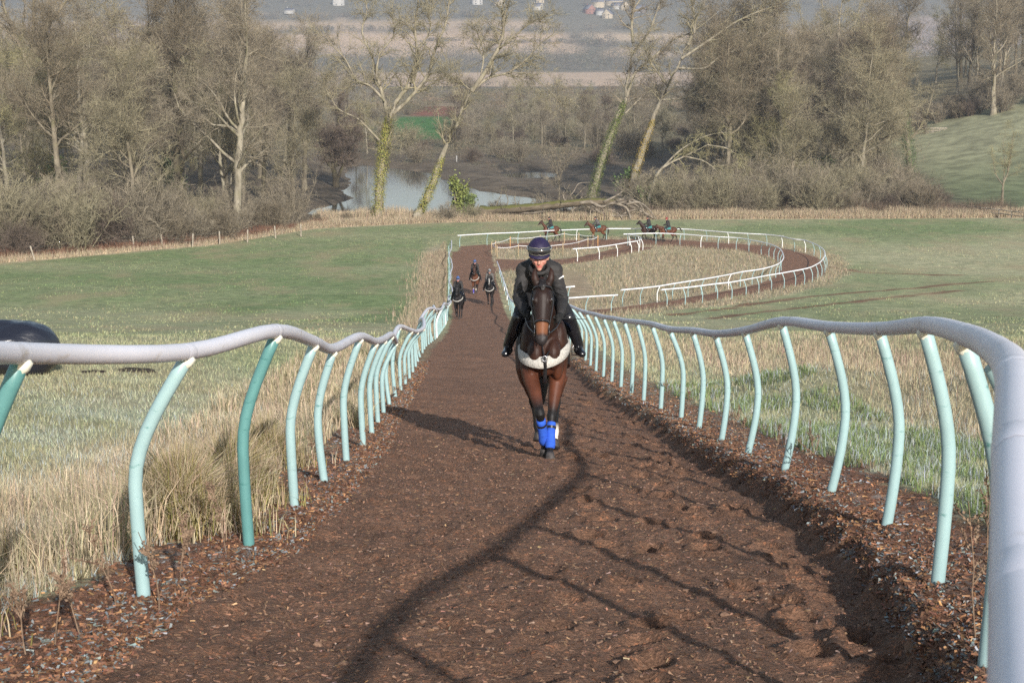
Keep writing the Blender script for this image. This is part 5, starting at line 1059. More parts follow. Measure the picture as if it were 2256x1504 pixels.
    if fleece:
        pts_ = pose.get("fleece", [(.26, -.29, 1.20), (.50, -.285, 1.11), (.68, -.18, 1.05), (.745, 0, 1.03), (.68, .18, 1.09), (.50, .285, 1.18), (.26, .29, 1.26)]); S = smoothpath(pts_, 6)
        if fleece == "wide":
            Vv = []; k = len(S); prof = [(-.066, .0), (-.06, .014), (0, .020), (.06, .014), (.066, .0), (0, -.01)]
            out = norm((S - np.array([.1, 0, 1.1])) * np.array([1, 1, 0]))
            for a in range(k): taper = min(1, .35 + 3.0 * min(a, k - 1 - a) / k); Vv += [S[a] + out[a] * (d + .002) + np.array([0, 0, h * taper]) + out[a] * (-.02 if h > 0 else .0) for h, d in prof]
            m_ = 6; i = np.arange(k - 1)[:, None] * m_; j = np.arange(m_)[None]; j2 = (j + 1) % m_; mb = MB(); mb.add(np.array(Vv), None, np.stack([i + j, i + j2, i + m_ + j2, i + m_ + j], -1).reshape(-1, 4)); mb.obj("fleece_breast_girth", M_FLEECE, root)
            mb = MB(); mb.add(*tb([(.775, 0, 1.06), (.74, .005, .93), (.66, .0, .82), (.40, 0, .87)], .014, 1.6, n=6)); mb.add(*tb([(.45, .0, 1.42), (.68, -.03, 1.22), (.785, 0, 1.08)], .009, n=6)); mb.add(*tb([(.42, .16, 1.42), (.66, .1, 1.22), (.785, 0, 1.08)], .009, n=6)); mb.obj("martingale", M_LEATH, root)
            mb = MB(); th = np.linspace(0, 2 * math.pi, 15); mb.add(*tube([(.795, .028 * math.sin(a), 1.07 + .028 * math.cos(a)) for a in th], .006, 6, cap=False)); mb.obj("breast_ring", M_METAL, root)
        else:
            mb = MB(); mb.add(*tube(S + norm((S - np.array([.1, 0, 1.1])) * np.array([1, 1, 0])) * .01, .028, 8)); mb.obj("fleece_breast_girth", M_FLEECE, root)
    if band:
        for k in band[1]:
            j = pose["legs"][k]; K, Fk = np.array(j[2], float), np.array(j[3], float); a = K * .80 + Fk * .20; b = Fk + (Fk - K) * .06; g_ = np.linspace(0, 1, 9)
            mb = MB(); mb.add(*tube([a * (1 - t) + b * t for t in g_], [.052, .055, .053, .055, .053, .056, .058, .062, .058], 14)); bo = mb.obj("leg_bandage", band[0], root)
            if detail: mb = MB(); c = a * .80 + b * .20; d = norm(b - a); mb.add(*tube([c - d * .014, c + d * .014], .060, 14, cap=False)); mb.obj("strap", M_LEATH, bo)
    root["_M"] = 0; del root["_M"]
    return root, M, q

def person(M, P, label, voxel=0.012, jacket=M_JACK, helm=M_NAVY, goggles="on", group=None, detail=False, q=None, pompom=False, boot=M_BOOT):
    root = bpy.data.objects.new("person", None); COL.objects.link(root); root.matrix_world = M; tag(root, label, "person", group)
    A = {k: np.array(v, float) for k, v in P.items() if k not in ("look",)}; off = A.get("off", np.zeros(3)); look = norm(np.array(P["look"], float)); hd = A["head"]; up_ = norm(np.array([0, 0, 1.0]) - look * look[2]); sd = np.cross(up_, look)
    KS = 1.12 if detail else 1.05; hp = lambda f, s, u: hd + (look * f + sd * s + up_ * u) * KS
    S = {s: A["sh"] * (1, s, 1) + off for s in (1, -1)}; E = {s: A["el_l" if s > 0 else "el_r"] for s in (1, -1)}; Hn = {s: A["ha_l" if s > 0 else "ha_r"] for s in (1, -1)}; K = {s: A["kn"] * (1, s, 1) for s in (1, -1)}; An = {s: A["an"] * (1, s, 1) for s in (1, -1)}; hip = A["hip"]; HP = {s: hip + (0, s * .10, 0) for s in (1, -1)}
    chest = (S[1] + S[-1]) / 2
    skull = [sphere(hp(-.012, 0, .03), (.095, .078, .10), None), tb([hp(.03, 0, .0), hp(.052, 0, -.055), hp(.058, 0, -.098)], [.062, .052, .028], 1.05), sp(hp(.02, .045, -.03), (.04, .025, .045)), sp(hp(.02, -.045, -.03), (.04, .025, .045)),
             tb([hp(.080, 0, .022), hp(.098, 0, -.006), hp(.112, 0, -.03), hp(.098, 0, -.038)], [.010, .013, .0165, .012], n=8), tb([hp(.083, .045, .034), hp(.094, 0, .035), hp(.083, -.045, .034)], [.011, .013, .011], n=8), sp(hp(.072, .036, -.022), (.024, .022, .02)), sp(hp(.072, -.036, -.022), (.024, .022, .02)),
             tb([hp(.082, .022, -.060), hp(.093, 0, -.057), hp(.082, -.022, -.060)], [.007, .009, .007], n=8), tb([hp(.080, .018, -.070), hp(.091, 0, -.071), hp(.080, -.018, -.070)], [.008, .009, .008], n=8), sp(hp(.076, 0, -.098), (.022, .024, .018)),
             sp(hp(-.005, .080, -.01), (.02, .012, .032)), sp(hp(-.005, -.080, -.01), (.02, .012, .032)), tb([hp(-.03, 0, -.03), hd * .55 + chest * .45 + (0, 0, -.01), chest + (.0, 0, .02)], [.058, .056, .085])]
    torso = lambda g: [tb([chest + (-.03, 0, .01), chest * .6 + hip * .4 + (0, 0, .035), hip + (0, 0, .01)], [.125 + g, .13 + g, .125 + g], 1.25), tb([S[1], chest + (0, 0, .02), S[-1]], [.068 + g, .10 + g, .068 + g])]
    def arm(s, g): w = Hn[s] + norm(E[s] - Hn[s]) * .07; return tb([S[s] + (0, 0, 0), S[s] * .5 + E[s] * .5, E[s], E[s] * .5 + w * .5, w], [.062 + g, .055 + g, .047 + g, .043 + g, .031 + g])
    def leg(s, g): return [tb([HP[s], HP[s] * .5 + K[s] * .5, K[s]], [.105 + g, .088 + g, .064 + g]), tb([K[s], K[s] * .6 + An[s] * .4, An[s]], [.062 + g, .057 + g, .040 + g])]
    toe = {s: An[s] + norm(np.array([1, s * .18, -.28])) * .17 + (0, 0, -.045) for s in (1, -1)}
    feet = lambda s, g: tb([An[s] + (-.05, 0, -.05), An[s] + (.03, 0, -.055), toe[s]], [.034 + g, .036 + g, .026 + g], 1.15)
    def hand(s, g):
        h = Hn[s]; d = norm(h - E[s]); acr = np.array([0, -s, 0.0]); dn = np.array([0, 0, -1.0]); o = [sp(h - d * .01, (.043 + g, .024 + g, .045 + g))]
        for k in range(4): b = h + d * .035 + dn * (-.030 + .020 * k); ln = [.9, 1.0, .95, .75][k]; o.append(tb([b, b + d * .022 * ln + acr * .016, b + d * .006 + acr * .036, b - d * .018 * ln + acr * .034], [.0095 + g, .0095 + g, .009 + g, .008 + g], n=8))
        b = h + dn * -.038 - d * .005; o.append(tb([b + acr * .01, b + d * .03 + acr * .018, b + d * .045 + acr * .026 + dn * -.004], [.012 + g, .011 + g, .009 + g], n=8)); return o
    skin = np.array([0.43, 0.225, 0.165])
    def colf(co):
        c = np.tile(skin, (len(co), 1)); r = co - hd; f, s, u = r @ look / KS, r @ sd / KS, r @ up_ / KS
        w = (sstep(.028, .016, np.abs(s)) * sstep(.016, .008, np.abs(u + .065)) * (f > .06))[:, None]; c = c * (1 - w) + np.array([0.52, 0.15, 0.13]) * w
        w = (sstep(.035, .02, np.hypot(np.abs(s) - .045, u + .03)) * (f > .04))[:, None] * .6; c = c * (1 - w) + np.array([0.60, 0.24, 0.19]) * w
        w = (sstep(.014, .006, np.abs(np.abs(s) - .033)) * sstep(.012, .004, np.abs(u - .012)) * (f > .05))[:, None] * .75; c = c * (1 - w) + np.array([0.13, 0.06, 0.05]) * w
        return c
    body = blob("body", skull + torso(0) + [arm(1, 0), arm(-1, 0)] + leg(1, 0) + leg(-1, 0) + [feet(1, 0), feet(-1, 0)] + hand(1, 0) + hand(-1, 0), min(voxel, .0085) if detail else voxel, M_SKIN, root, colf, smooth=2)
    if detail:
        for s in (1, -1): mb = MB(); mb.add(*sphere(hp(.072, s * .033, .012), .0125, n=10, m=8)); mb.obj("eye", M_LENS, root)
    g = .016
    wr = {s: Hn[s] + norm(E[s] - Hn[s]) * .06 for s in (1, -1)}
    jk = torso(g + .012) + [tb([S[s], S[s] * .5 + E[s] * .5 + (0, s * .004, 0), E[s] + (0, s * .006, -.004), E[s] * .5 + wr[s] * .5, wr[s]], [.068, .070, .062, .055, .042]) for s in (1, -1)]
    jk += [tb([hp(-.05, 0, -.10), chest + (.02, 0, .09)], [.068, .095]), tb([hip + (.02, 0, .03), hip + (-.03, 0, -.05)], [.165, .16], 1.2)]
    if detail:   # folds of cloth on sleeves and body
        gg = np.random.default_rng(4)
        for s in (1, -1):
            for k in range(5): a = S[s] * (1 - .2 * k) + E[s] * .2 * k; jk.append(tb([a + (.05, -s * .05, .02), a + (.07, s * .03, -.015), a + (.02, s * .085, -.04)], [.009, .014, .008], n=7))
            for k in range(4): a = E[s] * (1 - .22 * k) + wr[s] * .22 * k; jk.append(tb([a + (.03, -s * .04, .02), a + (.055, s * .0, 0), a + (.02, s * .05, -.02)], [.008, .012, .008], n=7))
        jk.append(tb([hp(.02, .0, -.135), hp(.03, .02, -.20), hp(.01, .02, -.30)], [.012, .012, .008], n=7))
    blob("jacket", jk, voxel, jacket, root, smooth=3)
    mb = MB(); th = np.linspace(-2.2, 2.2, 21); mb.add(*tube([hp(-.02 + .085 * math.cos(a), .085 * math.sin(a), -.112 - .03 * math.cos(a)) for a in th], .022, 8, 1)); mb.obj("collar", jacket, root)
    blob("breeches", [tb([hip + (.0, 0, .0), hip + (-.06, 0, -.06)], [.15, .13], 1.25)] + [x for s in (1, -1) for x in leg(s, .012)[:1]], voxel, M_BREECH, root, smooth=2)
    for s in (1, -1):
        blob("boot", [leg(s, .015)[1], feet(s, .012), tb([K[s] + (.0, 0, .0), K[s] * .8 + An[s] * .2], [.072, .074])], voxel, boot, root, smooth=2)
        blob("glove", hand(s, .003) + [tb([Hn[s], wr[s]], [.032, .036])], min(voxel, .0055) if detail else voxel, M_GLOVE, root, smooth=1)
    # skull cap with silk, peak, goggles
    shell = [sphere(hp(-.012, 0, .064), (.127 * KS, .110 * KS, .120 * KS), Matrix((look, sd, up_)).transposed())]
    hm_ = MB(); V, f3, f4 = shell[0]; r = (V - hd); u = r @ up_; f = r @ look; lowlim = KS * (.044 - .065 * sstep(.03, -.06, f)); V = V + np.outer(np.maximum(lowlim - u, 0), up_); hm_.add(V, f3, f4)
    ho_ = hm_.obj("helmet", helm, root)
    pk = MB(); th = np.linspace(-1.15, 1.15, 13); Vp = []
    for a in th: Vp += [hp(-.012 + .112 * math.cos(a), .098 * math.sin(a), .057), hp(-.012 + .112 * math.cos(a) + .045 * math.cos(a), .098 * math.sin(a) * 1.12, .036 - .012 * math.cos(a)), hp(-.012 + .112 * math.cos(a) + .042 * math.cos(a), .098 * math.sin(a) * 1.12, .029 - .012 * math.cos(a)), hp(-.012 + .110 * math.cos(a), .096 * math.sin(a), .044)]
    i = np.arange(12)[:, None] * 4; j = np.arange(4)[None]; j2 = (j + 1) % 4; pk.add(np.array(Vp), None, np.stack([i + j, i + j2, i + 4 + j2, i + 4 + j], -1).reshape(-1, 4)); pk.obj("peak", helm, ho_)
    if pompom: mb = MB(); mb.add(*sphere(hp(-.01, 0, .185), .03)); mb.obj("pompom", helm, ho_)
    if goggles:
        mb = MB(); th = np.linspace(-.95, .95, 15); w = .036
        Vg = []
        for a in th: hh = w * (1 - .25 * abs(a)) * (0.75 + .25 * min(1, abs(a) * 5)); ca, sa = math.cos(a), math.sin(a); Vg += [hp(-.012 + .134 * ca, .117 * sa, .088 + hh), hp(-.012 + .153 * ca, .124 * sa, .086 + hh * .55), hp(-.012 + .153 * ca, .124 * sa, .086 - hh * .55), hp(-.012 + .136 * ca, .118 * sa, .084 - hh)]
        i = np.arange(14)[:, None] * 4; j = np.arange(3)[None]; mb.add(np.array(Vg), None, np.stack([i + j, i + 4 + j, i + 5 + j, i + 1 + j], -1).reshape(-1, 4)); go = mb.obj("goggles", M_LENS, root)
        fr = MB(); ed = [Vg[4 * k] for k in range(15)] + [Vg[4 * k + 3] for k in range(14, -1, -1)]; ed.append(ed[0]); fr.add(*tube(ed, .0035, 6, cap=False)); th = np.linspace(.95, 2 * math.pi - .95, 20); fr.add(*tube([hp(-.012 + .129 * math.cos(a), .113 * math.sin(a), .084) for a in th], .009, 5)); fr.obj("goggle_strap", M_GFRAME, go)
    if q is not None:
        # reins are held, but belong to the bridle: built by the caller
        pass
    return root, A, S, E

def reins(hroot, q, hands):
    for s in (1, -1):
        mb = MB(); h = hands[s] * np.array([1, 1.11, 1]); a = q(.82, -.03, s * .09); mb.add(*tb([a, a * .5 + h * .5 + np.array([0, s * .02, -.02]), h + np.array([.0, 0, -.02]), h + np.array([-.12, -s * .04, -.03])], .008, n=6)); mb.obj("rein", M_LEATH, hroot)

BAY = (0.105, 0.038, 0.018); DBAY = (0.034, 0.014, 0.009); BLACKH = (0.014, 0.011, 0.011)
# ---- leading horse
# the leading horse, cantering head-on
D0 = 17.5; hx = (1197 - 1128) / F * D0
pose_lead = dict(neck=[(.62, -.01, 1.50), (.84, -.02, 1.66)], poll=(1.02, -.03, 1.80), muzzle=(1.22, -.045, 1.25),
    legs=[[(.42, -.15, 1.12), (.48, -.165, .92), (.82, -.055, .50), (.60, -.005, .21), (.56, .0, .12), (.53, .005, .045)],
          [(.40, .15, 1.12), (.40, .155, .90), (.58, .085, .46), (.66, .065, .16), (.71, .065, .085), (.75, .065, .0)],
          [(-.60, .14, 1.20), (-.42, .185, .95), (-.60, .17, .56), (-.22, .15, .25), (-.14, .145, .16), (-.10, .14, .08)],
          [(-.60, -.14, 1.20), (-.45, -.17, .93), (-.74, -.10, .56), (-.74, -.06, .28), (-.70, -.05, .20), (-.68, -.05, .12)]],
    stirrup=(.06, .40, 1.10))
h0, M0, q0 = horse((hx, D0 * CP - 0.2, gz(hx, 17.0) - 0.03), -math.pi / 2, pose_lead, DBAY, "dark bay leading horse with cream fleece breast girth and blue front bandages", voxel=0.0105, cloth=M_NAVYC, band=(M_BAND, (0, 1)), fleece="wide", socks=(2,), tan=0.9, detail=True)
ride_lead = dict(head=(.67, -.055, 2.13), look=(.93, -.02, -.34), sh=(.40, .160, 2.00), off=(0, -.05, 0), hip=(-.20, -.03, 1.80), el_l=(.47, .190, 1.69), el_r=(.47, -.265, 1.70), ha_l=(.76, .16, 1.50), ha_r=(.76, -.20, 1.53), kn=(.26, .265, 1.50), an=(.02, .385, 1.20))
p0, A0, S0, E0 = person(M0, ride_lead, "rider in charcoal jacket, navy helmet and goggles crouched over the leading horse", voxel=0.010, detail=True)
reins(h0, q0, {1: np.array(ride_lead["ha_l"]), -1: np.array(ride_lead["ha_r"])})
# small white marks on jacket: chest print and shoulder flash
def mark(root, pts_, w, par_n, name="white_print"):
    mb = MB(); mb.add(*tube(pts_, w, 5)); mb.obj(name, M_LOGO, root)
mark(p0, [(.492, .155, 1.905), (.494, .175, 1.918), (.488, .195, 1.932)], .006, 0)
mark(p0, [(.492, .190, 1.926), (.486, .203, 1.936)], .010, 0)
mark(p0, [(.55, .035, 1.93), (.548, .06, 1.925)], .008, 0)
wp = bpy.data.objects.new("riding_whip", None); COL.objects.link(wp); wp.matrix_world = M0; tag(wp, "thin black riding whip held level in the leading rider's gloved hand", "whip")
mb = MB(); hl = np.array(ride_lead["ha_l"]); mb.add(*tube([hl + (.02, -.07, .0), hl + (.01, 0, -.01), hl + (-.06, .28, -.02)], [.006, .007, .003], 6)); mb.obj("shaft", M_LEATH, wp); mb = MB(); mb.add(*tube([hl + (.022, -.10, .0), hl + (.01, .03, -.01)], [.011, .010], 8)); mb.obj("grip", M_GLOVE, wp)

# ---- three horses further down the straight
pose_b = dict(neck=[(.62, 0, 1.52), (.82, 0, 1.72)], poll=(.98, 0, 1.90), muzzle=(1.24, 0, 1.42),
    legs=[[(.40, -.16, 1.12), (.40, -.17, .90), (.78, -.13, .68), (.62, -.10, .40), (.58, -.10, .32), (.57, -.1, .25)],
          [(.40, .16, 1.12), (.42, .16, .90), (.46, .12, .46), (.42, .10, .15), (.46, .10, .08), (.50, .10, .0)],
          [(-.60, .14, 1.20), (-.45, .19, .95), (-.78, .15, .55), (-.66, .13, .17), (-.60, .13, .08), (-.56, .13, .0)],
          [(-.60, -.14, 1.20), (-.40, -.19, .95), (-.58, -.15, .58), (-.30, -.11, .28), (-.24, -.11, .18), (-.20, -.11, .10)]])
pose_c = dict(neck=[(.60, 0, 1.52), (.80, 0, 1.74)], poll=(.95, 0, 1.95), muzzle=(1.26, 0, 1.50), legs=[[(x[0], -x[1], x[2]) for x in l] for l in (pose_b["legs"][1], pose_b["legs"][0], pose_b["legs"][3], pose_b["legs"][2])])
pose_c["legs"] = [pose_c["legs"][0], pose_c["legs"][1], pose_c["legs"][2], pose_c["legs"][3]]
ride_b = dict(head=(.42, 0, 2.27), look=(.96, 0, -.2), sh=(.24, .18, 2.08), hip=(-.16, 0, 1.76), el_l=(.34, .24, 1.76), el_r=(.34, -.24, 1.76), ha_l=(.58, .10, 1.62), ha_r=(.58, -.10, 1.62), kn=(.25, .30, 1.46), an=(-.02, .40, 1.12))
def mounted(px_, py_, heading, pose, ride, coat, hl_, rl, hk={}, rk={}):
    p = ground_px(px_, py_, 30, 400); r, M, q = horse(tuple(p), heading, pose, coat, hl_, **hk); pr, A, S, E = person(M, ride, rl, **rk); reins(r, q, {1: np.array(ride["ha_l"], float), -1: np.array(ride["ha_r"], float)})
SH = -math.pi / 2
mounted(1010, 702, SH - .06, pose_b, ride_b, BLACKH, "near-black horse cantering beside the left rail, third behind the leader", "rider in dark jacket and blue helmet on the near-black horse by the left rail", dict(voxel=.016, cloth=M_NAVYC), dict(voxel=.015, helm=M_BLUEH, pompom=True))
mounted(1047, 648, SH - .04, pose_c, ride_b, BAY, "bright bay horse with violet leg bandages and white socks, farthest down the straight", "rider in dark jacket and pale blue cap on the bright bay horse down the straight", dict(voxel=.016, cloth=M_TEAL, band=(M_BANDV, (0,)), socks=(0, 1), blaze=(.0, .12)), dict(voxel=.015, helm=M_BLUEH, pompom=True))
mounted(1079, 674, SH - .02, pose_b, ride_b, BLACKH, "black horse with a long white blaze on the right of the straight", "rider in grey patterned jacket and mottled helmet on the white-blazed black horse", dict(voxel=.016, cloth=M_NAVYC, blaze=(.05, .85)), dict(voxel=.015, jacket=M_JACKG, helm=M_GREYH, pompom=True))

# ---- four walking round the bend, seen from the side
def walk(ph, neck=None, poll=None, muz=None):
    o = [np.array([math.sin(ph + a), max(0, math.cos(ph + a))]) for a in (0, math.pi, math.pi * 1.4, math.pi * .4)]; L = []
    for k, (s, x0) in enumerate(((-1, .42), (1, .42))): sx, lf = o[k]; L.append([(.38, s * .15, 1.12), (.40, s * .16, .90), (.44 + .16 * sx, s * .13, .47 + .04 * lf), (.42 + .30 * sx - .10 * lf, s * .12, .16 + .10 * lf), (.46 + .31 * sx - .12 * lf, s * .12, .085 + .08 * lf), (.50 + .31 * sx - .13 * lf, s * .12, .0 + .07 * lf)])
    for k, (s, x0) in enumerate(((1, -.6), (-1, -.6))): sx, lf = o[2 + k]; L.append([(-.60, s * .14, 1.2), (-.48 + .06 * sx, s * .18, .95), (-.78 + .18 * sx, s * .15, .55 + .04 * lf), (-.70 + .30 * sx - .05 * lf, s * .13, .17 + .08 * lf), (-.65 + .31 * sx - .05 * lf, s * .13, .085 + .07 * lf), (-.61 + .31 * sx, s * .13, .06 * lf)])
    return dict(neck=neck or [(.64, 0, 1.52), (.86, 0, 1.70)], poll=poll or (1.02, 0, 1.86), muzzle=muz or (1.34, 0, 1.45), legs=L)
ride_u = dict(head=(.10, 0, 2.36), look=(.98, 0, -.1), sh=(.02, .18, 2.12), hip=(-.10, 0, 1.66), el_l=(.14, .24, 1.84), el_r=(.14, -.24, 1.84), ha_l=(.40, .10, 1.74), ha_r=(.40, -.10, 1.74), kn=(.26, .30, 1.42), an=(.06, .37, 1.06))
ride_f = dict(ride_u, head=(.22, 0, 2.30), sh=(.12, .18, 2.06), el_l=(.30, .24, 1.78), el_r=(.30, -.24, 1.78), ha_l=(.55, .1, 1.66), ha_r=(.55, -.1, 1.66))
HK = dict(voxel=.019, cloth=M_TEAL, fleece=False); RK = dict(voxel=.017, goggles=None)
hi = ([(.60, 0, 1.60), (.76, 0, 1.84)], (.86, 0, 2.06), (1.24, 0, 1.72))
mounted(1212, 532, math.pi + .05, walk(.6, *hi), ride_u, BAY, "bay horse walking left with its head high, first in line on the bend", "upright rider in dark jacket and black helmet on the first walking horse", HK, dict(RK, helm=M_BLKH))
mounted(1316, 530, math.pi, walk(2.4), ride_f, (0.12, 0.045, 0.02), "bright bay horse with arched neck and black tail, second on the bend", "rider in grey-black jacket leaning forward on the second walking horse", HK, dict(RK, helm=M_BLKH, jacket=M_JACKG))
mounted(1428, 531, math.pi, walk(1.4, [(.60, 0, 1.58), (.78, 0, 1.80)], (.92, 0, 2.0), (1.26, 0, 1.66)), ride_u, DBAY, "dark brown horse overlapping the last one on the bend, head raised", "rider in black jacket and black helmet on the dark brown walking horse", HK, dict(RK, helm=M_BLKH))
mounted(1470, 534, math.pi - .05, walk(3.6, [(.68, 0, 1.44), (.92, 0, 1.56)], (1.10, 0, 1.70), (1.40, 0, 1.28)), ride_u, BAY, "reddish bay horse with raised tail, last in line on the bend", "rider in maroon helmet on the last walking horse", dict(HK, tail_up=True), dict(RK, helm=M_RED))
# ------------------------------------------------------------------ smaller things in the meadow
# wrapped silage bale behind the left rail
M_WRAP, _nt, _b = new_mat("black_bale_wrap"); _b.inputs["Base Color"].default_value = (0.012, 0.013, 0.02, 1); _b.inputs["Roughness"].default_value = 0.22; _b.inputs["Specular IOR Level"].default_value = 0.7
bump(_nt, _b, noise_fac(_nt, 5, 4, stretch=(0.4, 2, 2)), 0.03, 0.5)
bp = ground_px(45, 827, 20, 60); mb = MB(); th = np.linspace(0, 2 * math.pi, 40, endpoint=False); xs = np.linspace(-1, 1, 25)
prof = (1 - np.abs(xs) ** 2.6) ** 0.5; V = []
gb = np.random.default_rng(3)
for i, xx in enumerate(xs):
    r = 0.70 * max(prof[i], 0.02); w = 1 + 0.035 * np.sin(th * 3 + xx * 3) + 0.03 * np.sin(th * 7 - xx * 5 + 1) + 0.02 * np.sin(th * 13 + xx * 9)
    z = r * np.sin(th) * w; z = np.where(z < 0, z * 0.84, z * (1 - 0.04 * xx)); V.append(np.stack([np.full(40, xx * 0.98) + 0.03 * np.sin(th * 4), r * np.cos(th) * w, z + 0.59], -1))
V = np.concatenate(V); k = 25; i = np.arange(k - 1)[:, None] * 40; j = np.arange(40)[None]; j2 = (j + 1) % 40
mb.add(V, [], np.stack([i + j, i + j2, i + 40 + j2, i + 40 + j], -1).reshape(-1, 4)); mb.add(V[:40], None, None)
bale = mb.obj("wrapped_bale", M_WRAP); bale.location = (bp[0] - 0.25, bp[1] + 0.4, gz(bp[0] - 0.25, bp[1] + 0.4) - 0.02); bale.rotation_euler = (0, rad(3), rad(10)); bale.location.z -= 0.07
tag(bale, "shiny black plastic-wrapped bale lying on the grass behind the left rail", "bale")
# molehills
M_EARTH = mat_noise("mole_earth", (0.02, 0.015, 0.011), (0.06, 0.045, 0.032), 25, 0.95, 0.02)
def heap(px_, py_, r, label, name="molehill", hmul=0.3):
    p = ground_px(px_, py_, 10, 200); g = np.random.default_rng(int(px_)); V, f3, f4 = sphere((0, 0, 0), (r * 1.5, r, r * hmul), n=18, m=12); V += g.normal(0, r * 0.05, V.shape); mb = MB(); mb.add(V, f3, f4)
    o = mb.obj(name, M_EARTH, smooth=False); o.location = tuple(p); tag(o, label, "molehill")
heap(300, 818, 0.28, "dark flat molehill on the grass right of the black bale", hmul=0.2)
heap(205, 820, 0.18, "tiny dark molehill between the bale and a larger molehill", hmul=0.15)
# fence posts with wire along the left meadow edge
FP = [(76, 573, 10), (222, 552, 0), (295, 550, 2), (358, 546, 3), (424, 544, -3), (484, 538, 0), (545, 534, -2), (607, 525, 2), (663, 521, 0)]
M_FP = mat_noise("weathered_post", (0.20, 0.17, 0.13), (0.42, 0.37, 0.30), 9, 0.9, 0.005, stretch=(1, 1, 0.2)); M_WIRE = mat_noise("fence_wire", (0.12, 0.11, 0.1), (0.2, 0.19, 0.18), 5, 0.6)
pts = [ground_px(x, y, 100, 260) for x, y, _ in FP]; og = pts[0]; wf = empty("wire_fence", tuple(og)); tag(wf, "old wire fence with weathered wooden posts along the left edge of the meadow", "fence")
for p, (_, _, tl) in zip(pts, FP):
    mb = MB(); mb.add(*tube([(0, 0, -0.1), (0, 0, 0.7), (0, 0, 1.22), (0, 0, 1.3)], [0.085, 0.08, 0.08, 0.05], 7)); o = mb.obj("post", M_FP, wf); o.location = tuple(p - og); o.rotation_euler = (0, rad(-tl * 1.4), 0)
for hz in (0.5, 0.85, 1.15):
    mb = MB(); mb.add(*tube([p - og + np.array([0, -0.09, hz]) for p in pts], 0.006, 4, up=(0, 0, 1))); mb.obj("wire", M_WIRE, wf)
# low post and rail fence and dark lane on the right
M_LANE = mat_noise("dark_lane", (0.028, 0.025, 0.024), (0.05, 0.045, 0.042), 3, 0.8)
LP = [ground_px(x, y, 150, 400) for x, y in [(2120, 470), (2145, 473), (2172, 477), (2200, 480), (2228, 484), (2256, 487), (2285, 491), (2315, 495)]]; og = LP[0]
lf = empty("lane_fence", tuple(og)); tag(lf, "low weathered rail fence bordering the dark lane at the right edge of the meadow", "fence")
for p in LP:
    mb = MB(); mb.add(*box((0, 0, 0.5), (0.12, 0.12, 1.2))); o = mb.obj("post", M_FP, lf, smooth=False); o.location = tuple(p - og)
for hz in (0.55, 1.0):
    mb = MB()
    for a, b in zip(LP[:-1], LP[1:]):
        mb.add(*tube([a - og + np.array([0, -0.1, hz]), b - og + np.array([0, -0.1, hz])], [0.055, 0.055], 4))
    mb.obj("rail", M_FP, lf, smooth=False)
def strip(name, pts_, w, mat, dz=0.02, kind="structure"):
    P = smoothpath([p[:2] for p in pts_], 8); T = norm(np.gradient(P, axis=0)); N = np.stack([T[:, 1], -T[:, 0]], -1); u = np.linspace(-1, 1, 5); G = P[:, None] + N[:, None] * u[None, :, None] * w
    Z = height(G[..., 0], G[..., 1]) + dz; V = np.concatenate([G, Z[..., None]], -1).reshape(-1, 3); k = len(P); i = np.arange(k - 1)[:, None] * 5; j = np.arange(4)[None]
    return tag(link(name, np_mesh(name, V, [np.stack([i + j, i + j + 1, i + 6 + j, i + 5 + j], -1).reshape(-1, 4)]), mat), kind=kind)
strip("lane", [(49, 213), (56, 210), (64, 206), (76, 202), (95, 197), (120, 190)], 2.0, M_LANE, 0.12)
# wooden hurdle on the slope
hp = ground_px(2040, 296, 250, 500); hd = empty("hurdle_fence", tuple(hp), (0, 0, 0)); tag(hd, "short silvery wooden hurdle fence at the top corner of the green slope", "fence")
for xx in (0, 1.3, 2.6, 3.9): mb = MB(); mb.add(*box((xx, 0, 0.6), (0.14, 0.12, 1.3))); mb.obj("post", M_FP, hd, smooth=False)
for zz in (0.35, 0.65, 0.95, 1.2): mb = MB(); mb.add(*box((1.95, -0.09, zz), (4.2, 0.05, 0.13))); mb.obj("rail", M_FP, hd, smooth=False)
# fallen mossy trunk with broken limbs
M_LOG, _nt, _b = new_mat("mossy_log"); _g = nd(_nt, "ShaderNodeNewGeometry"); _s = nd(_nt, "ShaderNodeSeparateXYZ"); _nt.links.new(_g.outputs["Normal"], _s.inputs[0]); _f = noise_fac(_nt, 1.5, 5)
_a = nd(_nt, "ShaderNodeMath", operation='ADD'); _nt.links.new(_s.outputs[2], _a.inputs[0]); _nt.links.new(_f, _a.inputs[1])
_nt.links.new(mixc(_nt, ramp(_nt, _a.outputs[0], [(0.80, (0, 0, 0)), (1.1, (0.9, 0.9, 0.9))]), ramp(_nt, noise_fac(_nt, 3, 5, stretch=(0.3, 1, 1)), [(0.3, (0.06, 0.045, 0.032)), (0.7, (0.16, 0.13, 0.09))]), (0.085, 0.088, 0.022)), _b.inputs["Base Color"]); _b.inputs["Roughness"].default_value = 0.95
M_DEAD = mat_noise("dead_wood", (0.09, 0.072, 0.055), (0.25, 0.215, 0.17), 3, 0.9, stretch=(0.4, 1, 1))
LD_ = base_D(1200, 484); og = PX(1065, 475, LD_); lg = empty("fallen_tree", tuple(og)); tag(lg, "mossy fallen tree trunk with broken silvery limbs lying at the pond edge", "fallen tree")
def LW(pts_, dy=0): return [PX(x, y, LD_) - og + np.array([0, dy + (d[0] if d else 0), 0]) for x, y, *d in pts_]
